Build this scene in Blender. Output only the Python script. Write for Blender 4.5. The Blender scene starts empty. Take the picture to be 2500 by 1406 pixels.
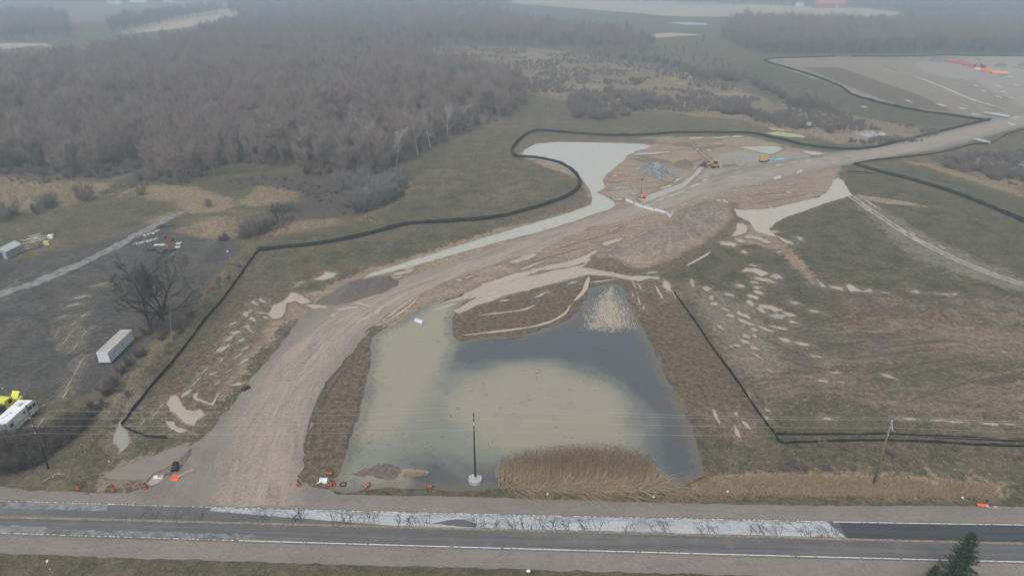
import bpy, bmesh, math, random
import numpy as np
from mathutils import Vector, Matrix
from mathutils.geometry import delaunay_2d_cdt

R = math.radians
random.seed(7)
rng = np.random.default_rng(11)
sc = bpy.context.scene
COL = sc.collection

# ------------------------------------------------------------------ camera, sky, sun, exposure
CAM_H, PITCH, FPX = 79.5, 25.0, 1667.0
cam_d = bpy.data.cameras.new('camera')
cam = bpy.data.objects.new('camera', cam_d); COL.objects.link(cam)
cam.location = (0, 0, CAM_H); cam.rotation_euler = (R(90 - PITCH), 0, 0)
cam_d.sensor_width = 36.0; cam_d.lens = 36.0 * FPX / 2500.0
cam_d.clip_start = 0.5; cam_d.clip_end = 20000
sc.camera = cam

SUN_EL, SUN_ROT = 52.0, 200.0
world = bpy.data.worlds.new('World'); sc.world = world; world.use_nodes = True
wn = world.node_tree.nodes; wl = world.node_tree.links
bg = wn['Background']; bg.inputs['Strength'].default_value = 0.10
sky = wn.new('ShaderNodeTexSky'); sky.sky_type = 'NISHITA'; sky.sun_disc = False
sky.sun_elevation = R(SUN_EL); sky.sun_rotation = R(SUN_ROT)
sky.air_density = 1.0; sky.dust_density = 4.0; sky.ozone_density = 1.0
hs = wn.new('ShaderNodeHueSaturation'); hs.inputs['Saturation'].default_value = 0.36
wl.new(sky.outputs[0], hs.inputs['Color']); wl.new(hs.outputs[0], bg.inputs['Color'])

sun_d = bpy.data.lights.new('sun', 'SUN'); sun_d.energy = 0.9; sun_d.angle = R(25)
sun_d.color = (1.0, 0.97, 0.93)
sun = bpy.data.objects.new('sun', sun_d); COL.objects.link(sun)
_az = R(SUN_ROT)
_sv = Vector((math.sin(_az) * math.cos(R(SUN_EL)), math.cos(_az) * math.cos(R(SUN_EL)), math.sin(R(SUN_EL))))
sun.rotation_euler = (-_sv).to_track_quat('-Z', 'Y').to_euler()

sc.view_settings.view_transform = 'Standard'; sc.view_settings.look = 'None'
sc.view_settings.gamma = 1.0; sc.view_settings.use_curve_mapping = False
sc.view_settings.exposure = 0.76
sc.render.engine = 'CYCLES'
sc.cycles.use_denoising = True
sc.cycles.max_bounces = 6; sc.cycles.diffuse_bounces = 2; sc.cycles.glossy_bounces = 2
sc.cycles.volume_bounces = 1; sc.cycles.transparent_max_bounces = 4
sc.cycles.sample_clamp_indirect = 4.0
HAZE_DENSITY = 0.00063

# ------------------------------------------------------------------ geometry helpers
_c, _s = math.cos(R(PITCH)), math.sin(R(PITCH))
def W(x, y, z=0.0):
    """where the sight line through photo point (x, y) meets height z: a plain survey of the flat site"""
    u = (x - 1250) / FPX; v = -(y - 703) / FPX
    d = (u, _c + v * _s, -_s + v * _c)
    t = (z - CAM_H) / d[2]
    return np.array([d[0] * t, d[1] * t])
def WP(pts, z=0.0): return np.array([W(x, y, z) for x, y in pts])

def _hash(ix, iy, seed):
    h = (ix.astype(np.int64) * 374761393 + iy.astype(np.int64) * 668265263 + seed * 974634773) & 0xffffffff
    h = ((h ^ (h >> 13)) * 1274126177) & 0xffffffff
    return ((h ^ (h >> 16)) & 0xffffff) / float(0xffffff)
def vnoise(x, y, seed=0):
    x = np.asarray(x, float); y = np.asarray(y, float)
    ix = np.floor(x); iy = np.floor(y); fx = x - ix; fy = y - iy
    fx = fx * fx * (3 - 2 * fx); fy = fy * fy * (3 - 2 * fy)
    a = _hash(ix, iy, seed); b = _hash(ix + 1, iy, seed); c = _hash(ix, iy + 1, seed); d = _hash(ix + 1, iy + 1, seed)
    return (a * (1 - fx) + b * fx) * (1 - fy) + (c * (1 - fx) + d * fx) * fy
def fbm(x, y, s, seed=0, o=3):
    t = 0; a = 0.5; n = 0
    for i in range(o):
        t = t + a * vnoise(np.asarray(x) / s, np.asarray(y) / s, seed + i * 17); n += a; a *= .5; s *= .5
    return t / n

def sdist(poly, X, Y, far=30.0):
    """signed distance (inside > 0) to a polygon, clipped to +-far"""
    out = np.full(X.shape, -far)
    lo = poly.min(0) - far; hi = poly.max(0) + far
    m = (X > lo[0]) & (X < hi[0]) & (Y > lo[1]) & (Y < hi[1])
    if not m.any(): return out
    x = X[m]; y = Y[m]
    d2 = np.full(x.shape, far * far); ins = np.zeros(x.shape, bool)
    n = len(poly)
    for i in range(n):
        x0, y0 = poly[i]; x1, y1 = poly[(i + 1) % n]
        dx, dy = x1 - x0, y1 - y0; L = dx * dx + dy * dy + 1e-12
        t = np.clip(((x - x0) * dx + (y - y0) * dy) / L, 0, 1)
        d2 = np.minimum(d2, (x - x0 - t * dx) ** 2 + (y - y0 - t * dy) ** 2)
        c = (y0 > y) != (y1 > y)
        if dy != 0: ins ^= c & (x < (x1 - x0) * (y - y0) / dy + x0)
    d = np.sqrt(d2); out[m] = np.where(ins, d, -d)
    return out
def ldist(line, X, Y, far=30.0):
    out = np.full(X.shape, far)
    lo = line.min(0) - far; hi = line.max(0) + far
    m = (X > lo[0]) & (X < hi[0]) & (Y > lo[1]) & (Y < hi[1])
    if not m.any(): return out
    x = X[m]; y = Y[m]; d2 = np.full(x.shape, far * far)
    for i in range(len(line) - 1):
        x0, y0 = line[i]; x1, y1 = line[i + 1]
        dx, dy = x1 - x0, y1 - y0; L = dx * dx + dy * dy + 1e-12
        t = np.clip(((x - x0) * dx + (y - y0) * dy) / L, 0, 1)
        d2 = np.minimum(d2, (x - x0 - t * dx) ** 2 + (y - y0 - t * dy) ** 2)
    out[m] = np.sqrt(d2); return out
def uv_along(line, X, Y):
    """signed offset across and length along a centre line"""
    best = np.full(X.shape, 1e18); U = np.zeros(X.shape); V = np.zeros(X.shape); acc = 0
    for i in range(len(line) - 1):
        x0, y0 = line[i]; x1, y1 = line[i + 1]
        dx, dy = x1 - x0, y1 - y0; L = math.hypot(dx, dy)
        t = np.clip(((X - x0) * dx + (Y - y0) * dy) / (L * L), 0, 1)
        d2 = (X - x0 - t * dx) ** 2 + (Y - y0 - t * dy) ** 2
        b = d2 < best; best = np.where(b, d2, best)
        U = np.where(b, (dx * (Y - y0) - dy * (X - x0)) / L, U); V = np.where(b, acc + t * L, V); acc += L
    return U, V
def smooth_line(P, step):
    """Catmull-Rom through points, resampled about every step metres"""
    P = np.asarray(P, float)
    if len(P) < 3:
        n = max(1, int(np.linalg.norm(P[1] - P[0]) / step)); t = np.linspace(0, 1, n + 1)[:, None]
        return P[0] * (1 - t) + P[1] * t
    Q = np.vstack([2 * P[0] - P[1], P, 2 * P[-1] - P[-2]]); out = []
    for i in range(1, len(Q) - 2):
        p0, p1, p2, p3 = Q[i - 1], Q[i], Q[i + 1], Q[i + 2]
        n = max(1, int(np.linalg.norm(p2 - p1) / step))
        t = np.linspace(0, 1, n, endpoint=False)[:, None]
        out.append(.5 * (2 * p1 + (p2 - p0) * t + (2 * p0 - 5 * p1 + 4 * p2 - p3) * t ** 2 + (3 * p1 - p0 - 3 * p2 + p3) * t ** 3))
    out.append(P[-1:]); return np.vstack(out)
def dense_poly(P, step):
    out = []
    for i in range(len(P)):
        a, b = P[i], P[(i + 1) % len(P)]
        n = max(1, int(np.linalg.norm(b - a) / step))
        for k in range(n): out.append(a + (b - a) * k / n)
    return np.array(out)
def rough(P, step, amp, size, seed):
    """fray a polygon's outline"""
    D = dense_poly(P, step)
    D[:, 0] += amp * 2 * (fbm(D[:, 0], D[:, 1], size, seed, 4) - .5)
    D[:, 1] += amp * 2 * (fbm(D[:, 0] + 91, D[:, 1] - 37, size, seed + 5, 4) - .5)
    return D
def smooth_poly(P, step):
    Q = np.vstack([P[-1:], P, P[:2]])
    out = []
    for i in range(1, len(Q) - 2):
        p0, p1, p2, p3 = Q[i - 1], Q[i], Q[i + 1], Q[i + 2]
        n = max(1, int(np.linalg.norm(p2 - p1) / step)); t = np.linspace(0, 1, n, endpoint=False)[:, None]
        out.append(.5 * (2 * p1 + (p2 - p0) * t + (2 * p0 - 5 * p1 + 4 * p2 - p3) * t ** 2 + (3 * p1 - p0 - 3 * p2 + p3) * t ** 3))
    return np.vstack(out)

def mesh_np(name, V, T, mats=(), attrs=None):
    """mesh from numpy vertices and triangles (or quads)"""
    V = np.ascontiguousarray(V, dtype=np.float32); T = np.ascontiguousarray(T, dtype=np.int32)
    me = bpy.data.meshes.new(name); k = T.shape[1]
    me.vertices.add(len(V)); me.vertices.foreach_set('co', V.ravel())
    me.loops.add(T.size); me.loops.foreach_set('vertex_index', T.ravel())
    me.polygons.add(len(T)); me.polygons.foreach_set('loop_start', np.arange(0, T.size, k, dtype=np.int32))
    me.polygons.foreach_set('loop_total', np.full(len(T), k, dtype=np.int32))
    me.update(calc_edges=True)
    for m in mats: me.materials.append(m)
    for an, av in (attrs or {}).items():
        a = me.attributes.new(an, 'FLOAT', 'POINT'); a.data.foreach_set('value', np.ascontiguousarray(av, dtype=np.float32))
    return me
def link(name, me, parent=None, mat=None, smooth=False, **props):
    o = bpy.data.objects.new(name, me); COL.objects.link(o)
    if mat is not None and me is not None: me.materials.append(mat)
    if smooth and me is not None:
        me.polygons.foreach_set('use_smooth', np.ones(len(me.polygons), bool))
    if parent is not None: o.parent = parent
    for k, v in props.items(): o[k] = v
    return o
def thing(name, label, cat, loc=(0, 0, 0), rz=0.0, group=None, rot=None):
    o = bpy.data.objects.new(name, None); COL.objects.link(o)
    o.location = loc; o.rotation_euler = rot if rot else (0, 0, rz)
    o.empty_display_size = .2
    tag(o, label, cat, group); return o
def tag(o, label, cat, group=None):
    o['label'] = label; o['category'] = cat
    if group: o['group'] = group
    return o
def dup(root, loc, rz=0.0, label=None, rot=None, scale=None):
    r = root.copy(); COL.objects.link(r); r.location = loc; r.rotation_euler = rot if rot else (0, 0, rz)
    if scale: r.scale = (scale,) * 3
    if label: r['label'] = label
    for ch in list(root.children):
        c = ch.copy(); COL.objects.link(c); c.parent = r
        for g in ch.children:
            d = g.copy(); COL.objects.link(d); d.parent = c
    return r

class MB:
    """collects simple solids into ONE mesh"""
    def __init__(s): s.v = []; s.f = []
    def add(s, vs, fs):
        n = len(s.v); s.v += [tuple(v) for v in vs]; s.f += [tuple(i + n for i in f) for f in fs]; return s
    def box(s, c, size, rz=0.0, tilt=0.0, taper=(1, 1)):
        x, y, z = (d / 2 for d in size); M = Matrix.Rotation(rz, 3, 'Z') @ Matrix.Rotation(tilt, 3, 'X')
        vs = []
        for zz, k in ((-z, (1, 1)), (z, taper)):
            for a, b in ((-1, -1), (1, -1), (1, 1), (-1, 1)):
                vs.append(M @ Vector((a * x * k[0], b * y * k[1], zz)) + Vector(c))
        return s.add(vs, [(3, 2, 1, 0), (4, 5, 6, 7), (0, 1, 5, 4), (1, 2, 6, 5), (2, 3, 7, 6), (3, 0, 4, 7)])
    def tube(s, p, q, r0, r1=None, n=8, caps=True):
        r1 = r0 if r1 is None else r1; p = Vector(p); q = Vector(q); d = q - p
        if d.length < 1e-6: return s
        d.normalize(); a = d.orthogonal().normalized(); b = d.cross(a); vs = []
        for c, r in ((p, r0), (q, r1)):
            for i in range(n):
                t = 2 * math.pi * i / n; vs.append(c + (a * math.cos(t) + b * math.sin(t)) * r)
        fs = [(i, (i + 1) % n, n + (i + 1) % n, n + i) for i in range(n)]
        if caps: fs += [tuple(range(n - 1, -1, -1)), tuple(range(n, 2 * n))]
        return s.add(vs, fs)
    def pipe(s, p, q, ro, ri, n=16):
        p = Vector(p); q = Vector(q); d = (q - p).normalized(); a = d.orthogonal().normalized(); b = d.cross(a); vs = []
        for c, r in ((p, ro), (q, ro), (q, ri), (p, ri)):
            for i in range(n):
                t = 2 * math.pi * i / n; vs.append(c + (a * math.cos(t) + b * math.sin(t)) * r)
        fs = []
        for k in range(4):
            for i in range(n):
                fs.append((k * n + i, k * n + (i + 1) % n, ((k + 1) % 4) * n + (i + 1) % n, ((k + 1) % 4) * n + i))
        return s.add(vs, fs)
    def lathe(s, prof, n=14, c=(0, 0, 0)):
        vs = []; fs = []
        for r, z in prof:
            for i in range(n):
                t = 2 * math.pi * i / n; vs.append((c[0] + r * math.cos(t), c[1] + r * math.sin(t), c[2] + z))
        for k in range(len(prof) - 1):
            for i in range(n): fs.append((k * n + i, k * n + (i + 1) % n, (k + 1) * n + (i + 1) % n, (k + 1) * n + i))
        fs += [tuple(range(n - 1, -1, -1)), tuple(range((len(prof) - 1) * n, len(prof) * n))]
        return s.add(vs, fs)
    def prism(s, prof, axis_len, M=None):
        """profile in (y, z) pushed along x"""
        n = len(prof); vs = [Vector((-axis_len / 2, y, z)) for y, z in prof] + [Vector((axis_len / 2, y, z)) for y, z in prof]
        if M: vs = [M @ v for v in vs]
        return s.add(vs, [tuple(range(n - 1, -1, -1)), tuple(range(n, 2 * n))] + [(i, (i + 1) % n, n + (i + 1) % n, n + i) for i in range(n)])
    def stone(s, c, r, seed):
        q = random.Random(seed); pts = []
        for i in range(8):
            pts.append(Vector((((i & 1) * 2 - 1) * q.uniform(.5, 1), ((i >> 1 & 1) * 2 - 1) * q.uniform(.5, 1), ((i >> 2) * 2 - 1) * q.uniform(.35, .7))) * r)
        M = Matrix.Rotation(q.uniform(0, 6.3), 3, 'Z') @ Matrix.Rotation(q.uniform(-.6, .6), 3, 'X')
        return s.add([M @ p + Vector(c) for p in pts], [(0, 2, 3, 1), (4, 5, 7, 6), (0, 1, 5, 4), (1, 3, 7, 5), (3, 2, 6, 7), (2, 0, 4, 6)])
    def build(s, name, mat, parent=None, smooth=False, **props):
        me = bpy.data.meshes.new(name); me.from_pydata([tuple(v) for v in s.v], [], s.f); me.update()
        bm = bmesh.new(); bm.from_mesh(me); bmesh.ops.recalc_face_normals(bm, faces=bm.faces); bm.to_mesh(me); bm.free()
        return link(name, me, parent, mat, smooth, **props)

# ------------------------------------------------------------------ materials
def newmat(name):
    m = bpy.data.materials.new(name); m.use_nodes = True
    nt = m.node_tree; return m, nt, nt.nodes['Principled BSDF']
def N(nt, typ, **kw):
    n = nt.nodes.new(typ)
    for k, v in kw.items(): setattr(n, k, v)
    return n
def setin(nt, sock, v):
    if isinstance(v, bpy.types.NodeSocket): nt.links.new(v, sock)
    else: sock.default_value = v
def math_(nt, op, a, b=None, c=None, clamp=False):
    n = N(nt, 'ShaderNodeMath', operation=op, use_clamp=clamp); setin(nt, n.inputs[0], a)
    if b is not None: setin(nt, n.inputs[1], b)
    if c is not None: setin(nt, n.inputs[2], c)
    return n.outputs[0]
def noise(nt, vec, scale, detail=3.0, rough_=.55, dist=0.0):
    n = N(nt, 'ShaderNodeTexNoise'); nt.links.new(vec, n.inputs['Vector'])
    n.inputs['Scale'].default_value = scale; n.inputs['Detail'].default_value = detail
    n.inputs['Roughness'].default_value = rough_; n.inputs['Distortion'].default_value = dist
    return n.outputs['Fac']
def mapv(nt, vec, scale=(1, 1, 1), rot=(0, 0, 0), loc=(0, 0, 0)):
    n = N(nt, 'ShaderNodeMapping'); nt.links.new(vec, n.inputs['Vector'])
    n.inputs['Scale'].default_value = scale; n.inputs['Rotation'].default_value = rot; n.inputs['Location'].default_value = loc
    return n.outputs[0]
def ramp(nt, f, lo, hi, a=0.0, b=1.0, smooth=True):
    n = N(nt, 'ShaderNodeMapRange'); n.interpolation_type = 'SMOOTHSTEP' if smooth else 'LINEAR'
    setin(nt, n.inputs['Value'], f); n.inputs['From Min'].default_value = lo; n.inputs['From Max'].default_value = hi
    n.inputs['To Min'].default_value = a; n.inputs['To Max'].default_value = b
    return n.outputs['Result']
def mixc(nt, f, a, b):
    n = N(nt, 'ShaderNodeMix', data_type='RGBA'); setin(nt, n.inputs[0], f)
    for s, v in ((n.inputs[6], a), (n.inputs[7], b)):
        if isinstance(v, bpy.types.NodeSocket): nt.links.new(v, s)
        else: s.default_value = (*v, 1) if len(v) == 3 else v
    return n.outputs[2]
def mulc(nt, col, f):
    n = N(nt, 'ShaderNodeMix', data_type='RGBA', blend_type='MULTIPLY'); n.inputs[0].default_value = 1
    setin(nt, n.inputs[6], col if isinstance(col, bpy.types.NodeSocket) else (*col, 1))
    cb = N(nt, 'ShaderNodeCombineColor')
    for i in range(3): nt.links.new(f, cb.inputs[i])
    nt.links.new(cb.outputs[0], n.inputs[7]); return n.outputs[2]
def attr(nt, name):
    n = N(nt, 'ShaderNodeAttribute'); n.attribute_name = name; return n.outputs['Fac']
def pos(nt):
    return N(nt, 'ShaderNodeNewGeometry').outputs['Position']
def bump(nt, b, height, strength=.5, dist=.1):
    n = N(nt, 'ShaderNodeBump'); n.inputs['Strength'].default_value = strength; n.inputs['Distance'].default_value = dist
    nt.links.new(height, n.inputs['Height']); nt.links.new(n.outputs[0], b.inputs['Normal'])

def simple(name, col, rough_=.7, var=.25, scale=3.0, metal=0.0, spec=.3, coord='OBJ'):
    m, nt, b = newmat(name)
    tc = N(nt, 'ShaderNodeTexCoord').outputs['Object']
    n1 = noise(nt, tc, scale, 4); f = ramp(nt, n1, .3, .7, 1 - var, 1 + var, False)
    nt.links.new(mulc(nt, col, f), b.inputs['Base Color'])
    b.inputs['Roughness'].default_value = rough_; b.inputs['Metallic'].default_value = metal
    b.inputs['Specular IOR Level'].default_value = spec
    return m
M_ = {}
def MAT(name, *a, **k):
    if name not in M_: M_[name] = simple(name, *a, **k)
    return M_[name]

# ================================================================== GROUND: survey of the site in photo points
Z = {}
def zone(name, pts, smooth=False): Z.setdefault(name, []).append(WP(pts))
zone('wood', [(-400,445),(0,432),(120,430),(200,442),(330,437),(420,452),(480,447),(540,407),(640,407),(760,412),(850,442),(930,427),(1000,397),(1060,362),(1100,337),(1160,314),(1240,287),(1287,257),(1270,215),(1150,180),(1010,150),(960,118),(1150,110),(1300,114),(1420,127),(1560,132),(1605,118),(1562,112),(1500,95),(1350,75),(1250,55),(1180,35),(1000,25),(800,30),(650,45),(560,75),(470,105),(330,125),(200,150),(130,160),(60,175),(-400,180)])
zone('wood', [(1760,90),(1830,130),(1900,134),(2100,134),(2300,132),(2700,136),(2700,70),(2300,65),(2100,70),(1900,65),(1800,60)])
zone('wood', [(-300,110),(0,105),(120,100),(170,95),(170,60),(120,45),(-300,45)])
zone('yard', [(-150,640),(60,632),(200,603),(330,565),(400,562),(470,575),(560,590),(600,602),(520,680),(470,740),(430,800),(350,830),(300,890),(240,950),(160,985),(60,965),(-150,950)])
zone('yard', [(330,545),(420,545),(440,560),(350,562)])
for pts in ([(-50,1352),(350,1364),(700,1374),(1050,1385),(1420,1395),(1800,1404),(1800,1416),(1400,1412),(700,1392),(350,1378),(-50,1366)],
            [(985,1196),(1190,1206),(1320,1222),(1180,1224),(1000,1205)], [(1480,1222),(1700,1219),(1780,1213),(2100,1226),(2480,1236),(2480,1242),(2100,1233),(1750,1226)],
            [(-20,1184),(110,1183),(125,1174),(100,1170),(60,1178),(-20,1180)],
            [(2075,415),(2140,425),(2500,555),(2700,640),(2700,720),(2500,712),(2300,715),(2120,712),(2000,690),(1910,610),(1890,575),(1940,532),(2060,492)],
            [(2210,400),(2260,410),(2500,500),(2700,560),(2700,640),(2500,530),(2320,460),(2150,410)],
            [(1610,672),(1760,592),(1890,585),(1990,690),(2060,770),(1990,800),(1900,790),(1750,715),(1660,690)],
            [(1300,705),(1420,684),(1540,682),(1500,700),(1420,720),(1330,722)],
            [(0,590),(120,560),(260,500),(330,490),(420,490),(430,510),(320,555),(210,590),(150,575),(60,600),(-60,625)],
            [(510,690),(590,610),(640,612),(550,730),(430,865),(340,990),(300,1035),(250,1110),(170,1155),(140,1140),(300,970),(440,800)],
            [(700,575),(850,540),(1000,500),(1180,430),(1200,460),(1100,525),(950,545),(820,580),(660,602)],
            [(1300,490),(1400,440),(1410,452),(1330,500),(1200,530),(1050,540),(1100,528)],
            [(1080,350),(1110,345),(1060,400),(1000,440),(990,430)], [(800,520),(870,525),(880,540),(835,545)],
            [(1870,150),(1990,195),(2090,240),(2250,275),(2380,300),(2300,310),(2150,295),(2000,265),(1860,225),(1800,180),(1830,150)],
            [(1700,1040),(1760,1080),(1740,1150),(1715,1160),(1690,1080)], [(1850,1010),(2200,1020),(2200,1050),(1900,1055)],
            [(640,640),(740,622),(900,590),(1050,562),(1180,552),(1180,575),(1000,625),(800,650),(660,680)]):
    zone('green', pts)
zone('marsh', [(1000,125),(1100,113),(1280,116),(1420,130),(1560,155),(1680,168),(1760,200),(1830,230),(1900,250),(1990,270),(2060,280),(2180,300),(2300,322),(2260,345),(2150,355),(2050,350),(1900,318),(1800,292),(1700,285),(1600,270),(1500,270),(1400,250),(1320,235),(1200,180),(1050,150)])
zone('straw', [(580,490),(640,452),(730,468),(722,488),(610,505)])
zone('straw', [(415,565),(470,545),(550,525),(580,545),(560,582),(480,588)])
zone('straw', [(-100,430),(120,440),(330,452),(310,472),(160,500),(60,520),(-100,540)])
zone('straw', [(650,575),(720,545),(820,528),(960,540),(880,548),(780,560)])
zone('straw', [(860,540),(960,490),(1010,450),(1000,470),(940,510),(880,545)])
zone('straw', [(2200,390),(2300,405),(2500,468),(2500,482),(2300,420)])
zone('straw', [(2320,395),(2500,370),(2500,460),(2420,445)])
zone('straw', [(150,1140),(300,960),(430,800),(560,640),(610,600),(620,612),(480,770),(330,970),(210,1120)])
zone('straw', [(1190,1215),(1480,1222),(1700,1190),(1740,1150),(2200,1160),(2440,1175),(2450,1215),(2000,1222),(1600,1218),(1250,1224)])
zone('straw', [(330,458),(400,452),(480,458),(570,492),(560,515),(480,520),(400,498),(340,482)])
zone('straw', [(200,560),(280,525),(330,510),(350,525),(290,560),(230,585)])
zone('straw', [(120,640),(200,612),(240,606),(220,630),(150,660)])
zone('peat', [(640,505),(740,495),(840,525),(800,535),(700,528)])
zone('straw', [(340,540),(420,515),(430,525),(350,560)])
zone('peat', [(480,452),(600,430),(760,418),(860,440),(850,470),(845,530),(800,530),(740,500),(732,468),(640,448),(560,470)])
zone('peat', [(235,470),(330,425),(400,400),(420,410),(340,445),(260,478)])
zone('peat', [(395,548),(425,545),(428,556),(400,562)]); zone('peat', [(400,605),(432,610),(425,618),(395,618)])
zone('peat', [(-100,1090),(60,1070),(150,1060),(200,1020),(260,1000),(200,1060),(130,1140),(60,1170),(-100,1176)])
zone('peat', [(1890,1175),(2100,1185),(2110,1200),(1900,1205)])
zone('mud', [(745,770),(660,790),(640,765),(690,735),(780,705),(880,665),(1000,628),(1200,563),(1370,510),(1430,470),(1420,440),(1290,390),(1265,375),(1270,350),(1300,335),(1500,340),(1640,333),(1830,334),(1950,363),(2020,373),(2062,385),(2045,430),(2030,472),(1960,492),(1850,514),(1795,510),(1790,560),(1700,615),(1600,655),(1450,655),(1430,640),(1300,680),(1150,722),(1060,742),(960,795),(900,805),(750,780)])
zone('mud', [(1780,545),(1840,548),(1895,572),(1960,640),(2000,690),(1980,692),(1900,610),(1790,590)])
zone('mud', [(2235,495),(2260,505),(2110,490),(2080,478),(2100,476)])
zone('mud', [(600,745),(680,740),(700,790),(640,850),(560,960),(540,1000),(520,990),(560,880)])
zone('plough', [(1700,720),(1860,790),(2050,790),(2200,780),(2500,800),(2700,800),(2700,880),(2500,870),(2260,875),(2140,890),(2050,900),(2200,960),(2300,985),(2100,985),(2000,965),(1930,990),(1880,990),(1790,900),(1720,800)])
zone('mud', [(240,1170),(330,1120),(440,1085),(470,1090),(440,1140),(370,1180),(250,1190)])
zone('soil', [(736,1168),(742,1090),(768,1000),(803,920),(848,870),(905,805),(935,800),(905,850),(897,920),(876,1000),(850,1080),(832,1130),(800,1172)])
zone('soil', [(1105,780),(1120,760),(1200,733),(1300,705),(1380,685),(1480,685),(1445,720),(1430,750),(1400,785),(1330,800),(1290,818),(1180,826),(1112,838)])
zone('soil', [(1500,690),(1600,680),(1650,712),(1690,780),(1740,855),(1800,935),(1860,1025),(1860,1060),(1780,1085),(1740,1060),(1690,1000),(1650,940),(1600,850),(1560,770)])
zone('soil', [(1425,640),(1440,620),(1560,660),(1640,630),(1720,590),(1790,530),(1770,490),(1800,495),(1810,520),(1800,560),(1760,598),(1690,640),(1600,668),(1520,672),(1450,668)])
zone('soil', [(1280,330),(1300,328),(1340,330),(1600,340),(1600,350),(1420,347),(1310,352),(1278,372),(1262,372)])
zone('soil', [(1335,520),(1400,482),(1425,462),(1445,485),(1440,500),(1380,520),(1250,556),(1250,548)])
zone('soil', [(2080,730),(2300,735),(2500,740),(2700,745),(2700,790),(2500,790),(2300,790),(2060,790)])
zone('soil', [(2050,165),(2250,235),(2330,275),(2200,260),(2080,215),(1960,165)])
zone('soil', [(500,690),(640,620),(660,640),(560,760),(440,900),(360,1000),(440,1020),(560,930),(650,800),(700,740),(690,690),(640,680)])
zone('gravel', [(1590,480),(1700,412),(1760,375),(1840,360),(1950,372),(2040,380),(2085,395),(1990,422),(1800,462),(1650,505)])
zone('gravel', [(2230,150),(2400,140),(2700,140),(2700,300),(2500,262),(2380,200),(2260,180)])
zone('pit', [(1450,640),(1500,605),(1600,555),(1670,510),(1720,490),(1760,500),(1770,530),(1740,570),(1660,610),(1560,640)])
zone('gravel', [(1480,470),(1510,455),(1600,470),(1600,478),(1530,495)])
zone('pit', [(1868,148),(1900,143),(2040,139),(2300,137),(2700,138),(2700,330),(2500,310),(2410,294),(2250,271),(2120,244),(2080,230),(2000,188)])
zone('plough', [(2080,985),(2300,930),(2500,900),(2700,890),(2700,1010),(2450,1020),(2250,1010)])
zone('field', [(1240,8),(1500,28),(1640,40),(1800,42),(1900,45),(2180,40),(2200,30),(2100,20),(1900,13),(1700,6),(1500,-2),(1230,-5)])
zone('field', [(270,85),(330,65),(420,45),(520,25),(600,20),(570,45),(470,65),(310,85)])
zone('field', [(-200,128),(0,122),(80,112),(120,116),(130,112),(110,106),(0,106),(-200,108)])
zone('field', [(1520,90),(1640,80),(1720,85),(1600,93)])
zone('pale', [(165,45),(150,14),(300,4),(540,4),(560,14),(420,32),(300,50),(180,55)])
zone('pale', [(230,1000),(300,960),(340,955),(310,1035),(290,1040)])
zone('pale', [(2090,480),(2120,490),(2250,570),(2400,640),(2560,700),(2560,730),(2300,660),(2180,590)])
zone('pale', [(1850,760),(1720,700),(1690,720),(1740,800),(1820,900),(1860,930),(1900,880)])
ZN = list(Z)

def axis(lo, hi, fine_lo, fine_hi, step, grow):
    a = list(np.arange(fine_lo, fine_hi + step / 2, step)); s = step
    while a[-1] < hi: s *= grow; a.append(min(hi, a[-1] + s))
    s = step; b = [a[0]]
    while b[-1] > lo: s *= grow; b.append(max(lo, b[-1] - s))
    return np.array(b[:0:-1] + a)
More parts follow.
